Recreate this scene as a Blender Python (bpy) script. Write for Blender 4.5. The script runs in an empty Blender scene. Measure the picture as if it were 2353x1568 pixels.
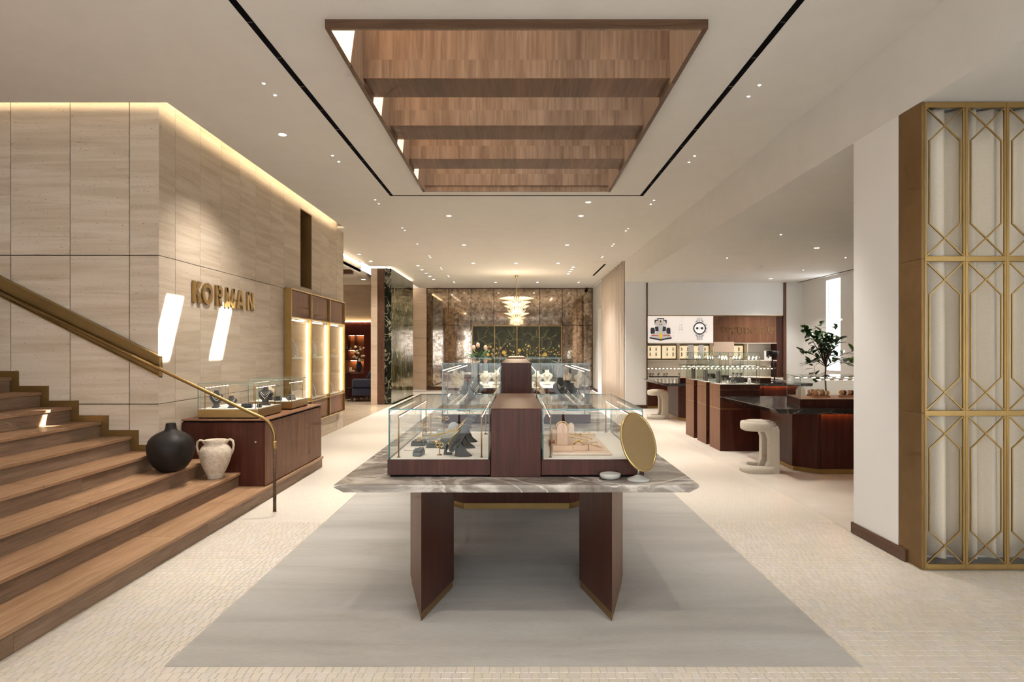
import bpy, math, random
from mathutils import Vector, Matrix

# ------------------------------------------------------------------ camera, sky, sun, daylight, exposure
F, CH, VX, VY = 1450.0, 1.7, 1187.0, 803.0            # focal length and vanishing point in photo pixels, eye height in m
S = bpy.context.scene
COL = S.collection
cam_d = bpy.data.cameras.new('camera'); cam = bpy.data.objects.new('camera', cam_d); COL.objects.link(cam)
cam.location = (0, 0, CH); cam.rotation_euler = (math.pi / 2, 0, 0)
cam_d.sensor_width = 36; cam_d.lens = 36 * F / 2353
cam_d.shift_x = -(VX - 1176.5) / 2353; cam_d.shift_y = (VY - 784) / 2353
cam_d.clip_start = 0.05; cam_d.clip_end = 200
S.camera = cam
W = bpy.data.worlds.new('sky'); S.world = W; W.use_nodes = True
bg = W.node_tree.nodes['Background']; bg.inputs[0].default_value = (0.95, 0.96, 1.0, 1); bg.inputs[1].default_value = 4.3
SUN_D = Vector((-1, -0.346, -0.805))
sun_d = bpy.data.lights.new('sun', 'SUN'); sun = bpy.data.objects.new('sun', sun_d); COL.objects.link(sun)
sun.rotation_euler = SUN_D.to_track_quat('-Z', 'Y').to_euler(); sun_d.energy = 42; sun_d.angle = 0.009; sun_d.color = (1, .95, .86)
def portal(name, loc, rot, sx, sy):
    d = bpy.data.lights.new(name, 'AREA'); d.shape = 'RECTANGLE'; d.size = sx; d.size_y = sy
    o = bpy.data.objects.new(name, d); COL.objects.link(o); o.location = loc; o.rotation_euler = rot
    d.cycles.is_portal = True
portal('storefront_daylight', (0.7, -2.95, 1.75), (math.pi / 2, 0, math.pi), 13.4, 3.2)
portal('skylight_daylight', (0, 7.36, 5.85), (0, 0, 0), 2.9, 4.95)
portal('slit_window_daylight', (8.22, 16.35, 2.35), (0, math.pi / 2, 0), 2.4, .7)
S.view_settings.view_transform = 'Standard'; S.view_settings.look = 'None'
S.view_settings.exposure = 0.24; S.view_settings.gamma = 1.0; S.view_settings.use_curve_mapping = False
cy = S.cycles
cy.max_bounces = 7; cy.diffuse_bounces = 4; cy.glossy_bounces = 3; cy.transmission_bounces = 3; cy.transparent_max_bounces = 32
cy.use_adaptive_sampling = True; cy.adaptive_threshold = .12; cy.adaptive_min_samples = 12
cy.sample_clamp_indirect = 6.0; cy.caustics_reflective = False; cy.caustics_refractive = False
cy.use_denoising = True
WARM = (1.0, .80, .56); WARMW = (1.0, .925, .845)

# ------------------------------------------------------------------ photo pixel -> place
def G(px, py, z=0.0):                                   # point on the level plane z
    Y = F * (CH - z) / (py - VY); return Vector(((px - VX) * Y / F, Y, z))
def P(px, py, Y):                                       # point on the plane at depth Y
    return Vector(((px - VX) * Y / F, Y, CH - (py - VY) * Y / F))
def PX(px, py, X):                                      # point on the plane at side X
    Y = F * X / (px - VX); return Vector((X, Y, CH - (py - VY) * Y / F))

# ------------------------------------------------------------------ mesh builder
class MB:
    def __init__(s): s.v = []; s.f = []; s.m = []; s.sm = []
    def add(s, vs, fs, mi=0, smooth=False):
        b = len(s.v); s.v += [tuple(v) for v in vs]
        for f in fs: s.f.append(tuple(i + b for i in f)); s.m.append(mi); s.sm.append(smooth)
        return s
    def box(s, x0, x1, y0, y1, z0, z1, mi=0):
        return s.add([(x0,y0,z0),(x1,y0,z0),(x1,y1,z0),(x0,y1,z0),(x0,y0,z1),(x1,y0,z1),(x1,y1,z1),(x0,y1,z1)],
                     [(0,3,2,1),(4,5,6,7),(0,1,5,4),(1,2,6,5),(2,3,7,6),(3,0,4,7)], mi)
    def cbox(s, x0, x1, y0, y1, z0, z1, c=.006, mi=0):   # box with chamfered edges
        c = min(c, (x1-x0)*.45, (y1-y0)*.45, (z1-z0)*.45)
        X = [x0, x1]; Y = [y0, y1]; Z = [z0, z1]; vs = []; idx = {}
        for i in (0,1):
            for j in (0,1):
                for k in (0,1):
                    sx = c if i == 0 else -c; sy = c if j == 0 else -c; sz = c if k == 0 else -c
                    idx[i,j,k,'x'] = len(vs); vs.append((X[i], Y[j]+sy, Z[k]+sz))
                    idx[i,j,k,'y'] = len(vs); vs.append((X[i]+sx, Y[j], Z[k]+sz))
                    idx[i,j,k,'z'] = len(vs); vs.append((X[i]+sx, Y[j]+sy, Z[k]))
        fs = []
        I = idx
        for i in (0,1): fs.append((I[i,0,0,'x'], I[i,1,0,'x'], I[i,1,1,'x'], I[i,0,1,'x']))
        for j in (0,1): fs.append((I[0,j,0,'y'], I[0,j,1,'y'], I[1,j,1,'y'], I[1,j,0,'y']))
        for k in (0,1): fs.append((I[0,0,k,'z'], I[1,0,k,'z'], I[1,1,k,'z'], I[0,1,k,'z']))
        for j in (0,1):
            for k in (0,1): fs.append((I[0,j,k,'y'], I[1,j,k,'y'], I[1,j,k,'z'], I[0,j,k,'z']))
        for i in (0,1):
            for k in (0,1): fs.append((I[i,0,k,'x'], I[i,1,k,'x'], I[i,1,k,'z'], I[i,0,k,'z']))
        for i in (0,1):
            for j in (0,1): fs.append((I[i,j,0,'x'], I[i,j,1,'x'], I[i,j,1,'y'], I[i,j,0,'y']))
        for i in (0,1):
            for j in (0,1):
                for k in (0,1): fs.append((I[i,j,k,'x'], I[i,j,k,'y'], I[i,j,k,'z']))
        # orient outward
        cx = Vector(((x0+x1)/2, (y0+y1)/2, (z0+z1)/2)); out = []
        for f in fs:
            p = [Vector(vs[a]) for a in f]; n = (p[1]-p[0]).cross(p[2]-p[0]); m = sum(p, Vector()) / len(p) - cx
            out.append(f if n.dot(m) > 0 else f[::-1])
        return s.add(vs, out, mi)
    def prism(s, poly, z0, z1, mi=0, smooth=False):      # (x, y) polygon, counter-clockwise, pulled up
        n = len(poly)
        a = sum(poly[i][0]*poly[(i+1) % n][1] - poly[(i+1) % n][0]*poly[i][1] for i in range(n))
        if a < 0: poly = poly[::-1]
        vs = [(x, y, z0) for x, y in poly] + [(x, y, z1) for x, y in poly]
        b = len(s.v); s.v += vs
        s.f.append(tuple(b+i for i in range(n))[::-1]); s.f.append(tuple(b+n+i for i in range(n)))
        s.m += [mi, mi]; s.sm += [False, False]
        for i in range(n):
            j = (i+1) % n; s.f.append((b+i, b+j, b+n+j, b+n+i)); s.m.append(mi); s.sm.append(smooth)
        return s
    def frustum(s, p0, z0, p1, z1, mi=0):                # two polygons of equal count joined
        n = len(p0); vs = [(x, y, z0) for x, y in p0] + [(x, y, z1) for x, y in p1]
        return s.add(vs, [tuple(range(n))[::-1], tuple(range(n, 2*n))] + [(i, (i+1) % n, n+(i+1) % n, n+i) for i in range(n)], mi)
    def plate(s, poly, axis, a0, a1, mi=0, smooth=False):  # polygon in the plane across `axis`, pulled along it
        t = MB().prism(poly, a0, a1, mi, smooth)
        if axis == 'x': vs = [(z, x, y) for x, y, z in t.v]
        elif axis == 'y': vs = [(y, z, x) for x, y, z in t.v]     # poly given as (z, x)
        else: vs = t.v
        b = len(s.v); s.v += vs; s.f += [tuple(i+b for i in f) for f in t.f]; s.m += t.m; s.sm += t.sm
        return s
    def plate_xz(s, poly, y0, y1, mi=0):                 # poly as (x, z), pulled along y
        return s.plate([(z, x) for x, z in poly], 'y', y0, y1, mi)
    def tube(s, path, r, n=8, mi=0, cap=True, closed=False):
        path = [Vector(p) for p in path]; m = len(path); b = len(s.v)
        t0 = (path[1]-path[0]).normalized(); up = Vector((0,0,1)) if abs(t0.z) < .9 else Vector((1,0,0))
        nrm = t0.cross(up).normalized()
        for i, p in enumerate(path):
            if closed: t = path[(i+1) % m] - path[i-1]
            else: t = path[min(i+1, m-1)] - path[max(i-1, 0)]
            t.normalize(); nrm = (nrm - t*nrm.dot(t)).normalized(); bi = t.cross(nrm)
            rr = r[i] if isinstance(r, (list, tuple)) else r
            for k in range(n):
                a = 2*math.pi*k/n; s.v.append(tuple(p + (nrm*math.cos(a) + bi*math.sin(a))*rr))
        for i in range(m if closed else m-1):
            for k in range(n):
                i2 = (i+1) % m
                s.f.append((b+i*n+k, b+i*n+(k+1) % n, b+i2*n+(k+1) % n, b+i2*n+k)); s.m.append(mi); s.sm.append(True)
        if cap and not closed:
            s.f.append(tuple(b+k for k in range(n))[::-1]); s.f.append(tuple(b+(m-1)*n+k for k in range(n))); s.m += [mi, mi]; s.sm += [False, False]
        return s
    def lathe(s, prof, n=24, c=(0,0,0), mi=0, sx=1, sy=1):   # (r, z) profile from bottom to top
        b = len(s.v); m = len(prof)
        for r, z in prof:
            for k in range(n):
                a = 2*math.pi*k/n; s.v.append((c[0]+r*sx*math.cos(a), c[1]+r*sy*math.sin(a), c[2]+z))
        for i in range(m-1):
            for k in range(n):
                s.f.append((b+i*n+k, b+i*n+(k+1) % n, b+(i+1)*n+(k+1) % n, b+(i+1)*n+k)); s.m.append(mi); s.sm.append(True)
        s.f.append(tuple(b+k for k in range(n))[::-1]); s.f.append(tuple(b+(m-1)*n+k for k in range(n))); s.m += [mi, mi]; s.sm += [False, False]
        return s
    def loft(s, secs, n=14, mi=0):                        # sections (centre, vector a, vector b)
        b = len(s.v); m = len(secs)
        for c, va, vb in secs:
            c = Vector(c); va = Vector(va); vb = Vector(vb)
            for k in range(n):
                a = 2*math.pi*k/n; s.v.append(tuple(c + va*math.cos(a) + vb*math.sin(a)))
        for i in range(m-1):
            for k in range(n):
                s.f.append((b+i*n+k, b+i*n+(k+1) % n, b+(i+1)*n+(k+1) % n, b+(i+1)*n+k)); s.m.append(mi); s.sm.append(True)
        s.f.append(tuple(b+k for k in range(n))[::-1]); s.f.append(tuple(b+(m-1)*n+k for k in range(n))); s.m += [mi, mi]; s.sm += [True, True]
        return s
    def ring(s, c, R, r, axis='z', n=20, k=6, mi=0, squash=1.0):
        pts = []
        for i in range(n):
            a = 2*math.pi*i/n; u, w = R*math.cos(a), R*squash*math.sin(a)
            pts.append((c[0]+u, c[1]+w, c[2]) if axis == 'z' else (c[0]+u, c[1], c[2]+w) if axis == 'y' else (c[0], c[1]+u, c[2]+w))
        return s.tube(pts, r, k, mi, closed=True)
    def ball(s, c, r, n=10, mi=0, sz=1.0):
        m = max(4, n//2); prof = [(r*math.sin(math.pi*i/m)+1e-5, -r*sz*math.cos(math.pi*i/m)) for i in range(m+1)]
        return s.lathe(prof, n, c, mi)
    def build(s, name, mats, parent=None, loc=None, rotz=0):
        me = bpy.data.meshes.new(name); me.from_pydata(s.v, [], s.f)
        for mt in (mats if isinstance(mats, (list, tuple)) else [mats]): me.materials.append(M[mt] if isinstance(mt, str) else mt)
        me.polygons.foreach_set('material_index', s.m); me.polygons.foreach_set('use_smooth', s.sm); me.update()
        o = bpy.data.objects.new(name, me); COL.objects.link(o)
        if parent is not None: o.parent = parent
        if loc is not None: o.location = loc; o.rotation_euler.z = rotz
        return o

def tag(o, label=None, cat=None, group=None, kind=None):
    if label: o['label'] = label
    if cat: o['category'] = cat
    if group: o['group'] = group
    if kind: o['kind'] = kind
    return o
def thing(name, label, cat, loc=(0,0,0), rotz=0.0, group=None):
    o = bpy.data.objects.new(name, None); COL.objects.link(o); o.empty_display_size = .05
    o.location = loc; o.rotation_euler = (0, 0, rotz)
    return tag(o, label, cat, group)
def struct(name, mb, mats, label=None, parent=None):
    o = mb.build(name, mats, parent)
    if parent is None: tag(o, label, None, None, 'structure')
    return o
def copy_tree(o, loc=None, rotz=None, label=None, parent=None):
    c = o.copy(); COL.objects.link(c); c.parent = parent
    if loc is not None: c.location = loc
    if rotz is not None: c.rotation_euler = (0, 0, rotz)
    if label: c['label'] = label
    for ch in [k for k in o.children]: copy_tree(ch, parent=c)
    return c

# ------------------------------------------------------------------ materials
M = {}
def new_mat(name):
    m = bpy.data.materials.new(name); m.use_nodes = True; M[name] = m
    nt = m.node_tree; return m, nt, nt.nodes['Principled BSDF']
def mat(name, col, rough=.5, metal=0.0, emit=None, es=0.0, coat=0.0, alpha=1.0, trans=0.0, sheen=0.0):
    m, nt, p = new_mat(name)
    p.inputs['Base Color'].default_value = (*col, 1); p.inputs['Roughness'].default_value = rough; p.inputs['Metallic'].default_value = metal
    p.inputs['Coat Weight'].default_value = coat; p.inputs['Transmission Weight'].default_value = trans; p.inputs['Sheen Weight'].default_value = sheen
    if emit: p.inputs['Emission Color'].default_value = (*emit, 1); p.inputs['Emission Strength'].default_value = es
    return m
def nd(nt, typ, ins=None, **props):
    n = nt.nodes.new(typ)
    for k, v in props.items(): setattr(n, k, v)
    for k, v in (ins or {}).items():
        if hasattr(v, 'links') or isinstance(v, bpy.types.NodeSocket): nt.links.new(v, n.inputs[k])
        else: n.inputs[k].default_value = v
    return n
def ramp(nt, fac, stops):
    r = nd(nt, 'ShaderNodeValToRGB', {0: fac}); e = r.color_ramp.elements
    while len(e) < len(stops): e.new(.5)
    for i, (p, c) in enumerate(stops): e[i].position = p; e[i].color = (*c, 1)
    return r.outputs[0]
def coords(nt, scale, rnd=True):
    tc = nd(nt, 'ShaderNodeTexCoord'); v = tc.outputs['Object']
    if rnd:
        oi = nd(nt, 'ShaderNodeObjectInfo')
        mul = nd(nt, 'ShaderNodeMath', {0: oi.outputs['Random'], 1: 37.0}, operation='MULTIPLY')
        v = nd(nt, 'ShaderNodeVectorMath', {0: v, 1: mul.outputs[0]}, operation='ADD').outputs[0]
    return nd(nt, 'ShaderNodeMapping', {'Vector': v, 'Scale': scale}).outputs[0]
def mixc(nt, f, a, b, mode='MIX'):
    n = nd(nt, 'ShaderNodeMix', None, data_type='RGBA', blend_type=mode)
    for k, v in ((0, f), (6, a), (7, b)):
        if isinstance(v, bpy.types.NodeSocket): nt.links.new(v, n.inputs[k])
        elif k == 0: n.inputs[0].default_value = v
        else: n.inputs[k].default_value = (*v, 1)
    return n.outputs[2]
def bump(nt, p, h, strength=.2, dist=.01):
    b = nd(nt, 'ShaderNodeBump', {'Height': h, 'Strength': strength, 'Distance': dist}); nt.links.new(b.outputs[0], p.inputs['Normal'])
def wood(name, axis, c0, c1, c2, rough=.4, strip=None, coat=0.0, fine=1.0):
    """grain along `axis`; strip = (axis across, width) gives veneer leaves of slightly different tone"""
    m, nt, p = new_mat(name)
    sc = {'x': (.7, 14, 14), 'y': (14, .7, 14), 'z': (14, 14, .7)}[axis]; sc = tuple(q*fine for q in sc)
    v = coords(nt, sc)
    if strip:
        tc = nd(nt, 'ShaderNodeTexCoord'); sep = nd(nt, 'ShaderNodeSeparateXYZ', {0: tc.outputs['Object']})
        q = nd(nt, 'ShaderNodeMath', {0: sep.outputs['XYZ'.index(strip[0].upper())], 1: 1.0/strip[1]}, operation='MULTIPLY')
        fl = nd(nt, 'ShaderNodeMath', {0: q.outputs[0]}, operation='FLOOR')
        wn = nd(nt, 'ShaderNodeTexWhiteNoise', {'W': fl.outputs[0]}, noise_dimensions='1D')
        v = nd(nt, 'ShaderNodeVectorMath', {0: v, 1: wn.outputs['Color']}, operation='ADD').outputs[0]
    n1 = nd(nt, 'ShaderNodeTexNoise', {'Vector': v, 'Scale': 1.0, 'Detail': 5.0, 'Roughness': .62, 'Distortion': 1.1})
    n2 = nd(nt, 'ShaderNodeTexNoise', {'Vector': v, 'Scale': 6.0, 'Detail': 3.0, 'Roughness': .6, 'Distortion': .3})
    c = ramp(nt, n1.outputs[0], [(.25, c0), (.5, c1), (.75, c2)])
    g = ramp(nt, n2.outputs[0], [(.35, (.72, .72, .72)), (.6, (1.05, 1.05, 1.05))])
    c = mixc(nt, .75, c, g, 'MULTIPLY')
    if strip:
        t = ramp(nt, wn.outputs['Value'], [(0, (.88, .87, .86)), (1, (1.10, 1.09, 1.08))])
        c = mixc(nt, .9, c, t, 'MULTIPLY')
    nt.links.new(c, p.inputs['Base Color']); p.inputs['Roughness'].default_value = rough; p.inputs['Coat Weight'].default_value = coat; p.inputs['Specular IOR Level'].default_value = .22
    bump(nt, p, n2.outputs[0], .06, .004)
    return m
def stone(name, scale, stops, rough, veins=None, distort=2.0, detail=7.0, pits=None, vscale=1.6):
    m, nt, p = new_mat(name)
    v = coords(nt, scale)
    n1 = nd(nt, 'ShaderNodeTexNoise', {'Vector': v, 'Scale': 1.0, 'Detail': detail, 'Roughness': .62, 'Distortion': distort})
    c = ramp(nt, n1.outputs[0], stops)
    if veins:
        v2 = coords(nt, tuple(q*vscale for q in scale))
        w = nd(nt, 'ShaderNodeTexNoise', {'Vector': v2, 'Scale': .8, 'Detail': 6.0, 'Roughness': .5, 'Distortion': .8})
        d = nd(nt, 'ShaderNodeMath', {0: w.outputs[0], 1: .5}, operation='SUBTRACT')
        a = nd(nt, 'ShaderNodeMath', {0: d.outputs[0]}, operation='ABSOLUTE')
        f = ramp(nt, a.outputs[0], [(0, (1, 1, 1)), (veins[1], (0, 0, 0))])
        c = mixc(nt, f, c, veins[0])
    if pits:
        v3 = coords(nt, (34, 34, 120))
        q = nd(nt, 'ShaderNodeTexNoise', {'Vector': v3, 'Scale': 1.0, 'Detail': 3.0, 'Roughness': .6})
        f = ramp(nt, q.outputs[0], [(.30, (1, 1, 1)), (.345, (0, 0, 0))])
        c = mixc(nt, f, c, pits); bump(nt, p, q.outputs[0], .12, .004)
    nt.links.new(c, p.inputs['Base Color']); p.inputs['Roughness'].default_value = rough; p.inputs['Specular IOR Level'].default_value = .35
    return m
def speckle(name, c0, c1, scale, rough, strength=.1, sc3=(1, 1, 1), lo=.35, hi=.65, sheen=0.0, metal=0.0):
    m, nt, p = new_mat(name)
    v = coords(nt, sc3)
    n1 = nd(nt, 'ShaderNodeTexNoise', {'Vector': v, 'Scale': scale, 'Detail': 5.0, 'Roughness': .65})
    nt.links.new(ramp(nt, n1.outputs[0], [(lo, c0), (hi, c1)]), p.inputs['Base Color'])
    p.inputs['Roughness'].default_value = rough; p.inputs['Sheen Weight'].default_value = sheen; p.inputs['Metallic'].default_value = metal
    if strength: bump(nt, p, n1.outputs[0], strength, .01)
    return m
speckle('plaster', (.71, .685, .645), (.735, .71, .67), 3, .85, 0)
mat('white_paint', (.82, .81, .785), .6)
stone('travertine', (.55, .55, 10), [(.2, (.38, .29, .20)), (.42, (.50, .405, .30)), (.58, (.585, .49, .38)), (.8, (.64, .555, .45))], .5, pits=(.20, .145, .10), distort=.8)
stone('travertine_warm', (.6, .6, 4), [(.3, (.52, .40, .28)), (.7, (.64, .52, .40))], .4, distort=1.0)
mat('joint_dark', (.06, .045, .03), .8)
wood('walnut_x', 'z', (.165, .10, .06), (.24, .155, .097), (.325, .225, .15), .42, ('x', .36), fine=.5)
wood('walnut_y', 'z', (.175, .105, .063), (.26, .17, .107), (.345, .24, .16), .42, ('y', .36), fine=.5)
wood('walnut_soffit_shaded', 'y', (.095, .048, .026), (.14, .073, .040), (.185, .10, .06), .5, ('x', .36), fine=.5)  # same walnut darkened, the shade under the beams put into the colour
wood('walnut_trim', 'x', (.07, .036, .02), (.11, .058, .032), (.16, .09, .05), .45)
wood('mahogany', 'z', (.038, .010, .006), (.064, .018, .010), (.095, .030, .017), .36, ('x', .17))
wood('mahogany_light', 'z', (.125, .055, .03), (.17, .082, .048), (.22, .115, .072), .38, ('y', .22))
wood('cabinet_walnut', 'z', (.15, .065, .032), (.205, .095, .05), (.26, .13, .073), .45, ('y', .5))
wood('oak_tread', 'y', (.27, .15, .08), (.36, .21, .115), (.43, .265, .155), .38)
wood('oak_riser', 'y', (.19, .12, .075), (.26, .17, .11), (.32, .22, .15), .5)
wood('walnut_dark', 'y', (.075, .038, .022), (.12, .062, .037), (.16, .085, .052), .4)
speckle('brass', (.36, .235, .085), (.43, .285, .11), 2.0, .33, 0, metal=.9)
speckle('brass_dark', (.25, .15, .055), (.31, .19, .07), 1.5, .38, 0, metal=.85)
speckle('bronze_side', (.20, .115, .04), (.26, .155, .06), 1.2, .45, 0, metal=.6)
mat('brass_bright', (.55, .40, .16), .25, .9)
mat('gold', (.83, .58, .20), .2, 1.0)
mat('steel', (.62, .60, .56), .25, 1.0)
mat('silver', (.75, .74, .72), .18, 1.0)
stone('marble_grey', (2.0, 2.4, 4.0), [(.34, (.13, .105, .085)), (.45, (.24, .205, .175)), (.54, (.33, .29, .25)), (.58, (.52, .47, .415)), (.66, (.66, .61, .545))], .26, veins=((.62, .57, .51), .009), distort=1.2, vscale=.45)
stone('stone_black', (2, 2, 2), [(.3, (.012, .011, .011)), (.7, (.03, .028, .027))], .18, veins=((.30, .28, .26), .006))
stone('marble_green', (3.2, 1.1, .65), [(.25, (.010, .013, .005)), (.45, (.030, .034, .013)), (.6, (.070, .068, .030)), (.75, (.15, .14, .075))], .08, veins=((.34, .30, .18), .010), distort=2.4)
stone('marble_black', (3, 3, 2), [(.3, (.006, .008, .006)), (.7, (.02, .024, .018))], .10, veins=((.36, .33, .22), .02), distort=2.5)
stone('salon_stone', (.7, .9, 1), [(.3, (.44, .33, .22)), (.7, (.60, .48, .35))], .16, distort=1.5)
speckle('boutique_floor', (.52, .47, .40), (.60, .55, .48), 1.6, .55, .02)
mat('grout', (.50, .45, .37), .9)
speckle('velvet_grey', (.050, .047, .045), (.068, .064, .061), 30, .9, 0, sheen=.15)
speckle('velvet_blue_grey', (.105, .11, .108), (.135, .14, .137), 30, .9, 0, sheen=.15)
speckle('velvet_pale', (.40, .40, .38), (.46, .46, .44), 30, .9, 0, sheen=.1)
speckle('velvet_black', (.015, .015, .017), (.025, .025, .028), 30, .85, 0, sheen=.3)
speckle('blush', (.62, .41, .28), (.66, .45, .32), 30, .8, 0)
speckle('blush_light', (.72, .555, .43), (.75, .59, .46), 30, .8, 0)
mat('deck_cream', (.82, .75, .66), .8)
mat('cream', (.80, .73, .62), .7)
mat('white_card', (.9, .89, .87), .6)
mat('terracotta', (.42, .16, .08), .6)
mat('caramel', (.50, .24, .10), .6)
speckle('stool_bouclé', (.50, .44, .35), (.60, .54, .44), 60, .95, .25, sheen=.4)
M['boucle'] = M['stool_bouclé']; M['boucle'].name = 'boucle'
mat('leather_tan', (.50, .30, .15), .5)
speckle('vase_black', (.009, .007, .006), (.019, .014, .011), 6, .5, .05)
speckle('clay_white', (.46, .37, .27), (.64, .54, .42), 26, .9, .9)
speckle('ceramic_grey', (.44, .42, .37), (.52, .50, .45), 5, .6, .02)
mat('black_gap', (.004, .004, .005), .9); M['black_gap'].node_tree.nodes['Principled BSDF'].inputs['Specular IOR Level'].default_value = .05
mat('black_metal', (.012, .012, .013), .35, .3)
mat('navy', (.008, .010, .028), .8, sheen=.3)
wood('burgundy', 'z', (.075, .016, .010), (.10, .022, .014), (.13, .03, .018), .45)
wood('shelf_orange', 'z', (.30, .09, .03), (.38, .12, .04), (.45, .16, .06), .45)
mat('leaf', (.028, .095, .018), .3, coat=.2)
mat('leaf_young', (.10, .20, .02), .3)
mat('bark', (.15, .11, .07), .85)
mat('soil', (.03, .02, .015), .95)
mat('petal_cream', (.80, .68, .48), .7)
mat('protea', (.50, .33, .24), .8)
mat('petal_peach', (.80, .45, .25), .7)
mat('pearl', (.85, .80, .70), .2, coat=.5)
mat('paper_print', (.78, .74, .68), .6)
mat('ink', (.02, .02, .022), .5)
mat('downlight_lens', (1, .95, .85), .5, emit=(1, .90, .74), es=22)
mat('pinhole_lens', (1, .95, .85), .5, emit=(1, .92, .80), es=30)
mat('led_warm', (1, .9, .7), .5, emit=(1, .78, .48), es=14)
mat('led_white', (1, .95, .85), .5, emit=(1, .88, .70), es=18)
mat('led_cove', (1, .9, .7), .5, emit=(1, .80, .52), es=26)
mat('led_orange', (1, .6, .2), .5, emit=(1, .36, .10), es=40)
mat('led_case', (1, .9, .7), .5, emit=(1, .84, .60), es=13)
mat('bulb', (1, .85, .6), .5, emit=(1, .76, .42), es=18)
mat('lightbox', (.95, .9, .85), .5, emit=(1, .90, .82), es=.42)
mat('case_glow', (.95, .9, .8), .5, emit=(1, .80, .48), es=.55)
def glass_mat(name, tint, refl=1.0, ior=1.45):
    m = bpy.data.materials.new(name); m.use_nodes = True; M[name] = m; nt = m.node_tree
    nt.nodes.remove(nt.nodes['Principled BSDF']); out = nt.nodes['Material Output']
    tr = nd(nt, 'ShaderNodeBsdfTransparent', {'Color': (*tint, 1)}); gl = nd(nt, 'ShaderNodeBsdfGlossy', {'Color': (refl, refl, refl, 1), 'Roughness': 0.0})
    lw = nd(nt, 'ShaderNodeLayerWeight', {'Blend': .5}); pw = nd(nt, 'ShaderNodeMath', {0: lw.outputs['Facing'], 1: 5.0}, operation='POWER')
    fr = nd(nt, 'ShaderNodeMapRange', {0: pw.outputs[0], 1: 0.0, 2: 1.0, 3: .011, 4: .8}); mx = nd(nt, 'ShaderNodeMixShader', {0: fr.outputs[0], 1: tr.outputs[0], 2: gl.outputs[0]})
    nt.links.new(mx.outputs[0], out.inputs[0])
glass_mat('glass', (.985, .995, .99))
mat('glass_edge', (.03, .13, .12), .12, coat=.5)
mat('glass_edge_pale', (.30, .40, .33), .15, coat=.5)
def crystal_mat():
    m, nt, p = new_mat('crystal'); p.inputs['Base Color'].default_value = (.95, .88, .74, 1); p.inputs['Roughness'].default_value = .08
    p.inputs['Transmission Weight'].default_value = .6; p.inputs['IOR'].default_value = 1.3
    p.inputs['Emission Color'].default_value = (1, .74, .42, 1); p.inputs['Emission Strength'].default_value = .18
crystal_mat()
def mirror_mats():
    m, nt, p = new_mat('antique_mirror'); p.inputs['Metallic'].default_value = 1.0
    v = coords(nt, (1, 1, 1)); n1 = nd(nt, 'ShaderNodeTexNoise', {'Vector': v, 'Scale': 7.0, 'Detail': 9.0, 'Roughness': .75, 'Distortion': .6})
    nt.links.new(ramp(nt, n1.outputs[0], [(.36, (.17, .12, .08)), (.52, (.48, .385, .30)), (.68, (.72, .62, .52))]), p.inputs['Base Color'])
    r = nd(nt, 'ShaderNodeMapRange', {0: n1.outputs[0], 1: .35, 2: .65, 3: .10, 4: .015}); nt.links.new(r.outputs[0], p.inputs['Roughness'])
    mat('mirror_gold', (.74, .55, .30), .02, 1.0)
mirror_mats()
def rug_mat():
    m, nt, p = new_mat('rug_silk'); v = coords(nt, (.55, 3.2, 1), False)
    n1 = nd(nt, 'ShaderNodeTexNoise', {'Vector': v, 'Scale': 1.0, 'Detail': 6.0, 'Roughness': .6, 'Distortion': .5})
    c = ramp(nt, n1.outputs[0], [(.30, (.29, .265, .228)), (.5, (.36, .333, .288)), (.70, (.405, .388, .352))])
    v2 = coords(nt, (20, 130, 1), False); n2 = nd(nt, 'ShaderNodeTexNoise', {'Vector': v2, 'Scale': 1.0, 'Detail': 3.0, 'Roughness': .7})
    c = mixc(nt, .8, c, ramp(nt, n2.outputs[0], [(.3, (.86, .86, .85)), (.7, (1.08, 1.08, 1.08))]), 'MULTIPLY')
    nt.links.new(c, p.inputs['Base Color']); p.inputs['Roughness'].default_value = .85; p.inputs['Sheen Weight'].default_value = .3
    bump(nt, p, n2.outputs[0], .15, .003)
rug_mat()
def linen_mat(name, c0, c1, trans):
    m, nt, p = new_mat(name); v = coords(nt, (1, 1, 1), False)
    w1 = nd(nt, 'ShaderNodeTexNoise', {'Vector': nd(nt, 'ShaderNodeMapping', {'Vector': v, 'Scale': (30, 30, 340)}).outputs[0], 'Scale': 1.0, 'Detail': 2.0})
    c = ramp(nt, w1.outputs[0], [(.35, c0), (.65, c1)]); nt.links.new(c, p.inputs['Base Color']); p.inputs['Roughness'].default_value = .9
    bump(nt, p, w1.outputs[0], .05, .001)
linen_mat('linen', (.61, .53, .41), (.66, .58, .46), 0); linen_mat('curtain_beige', (.58, .50, .43), (.62, .54, .465), 0)
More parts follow.
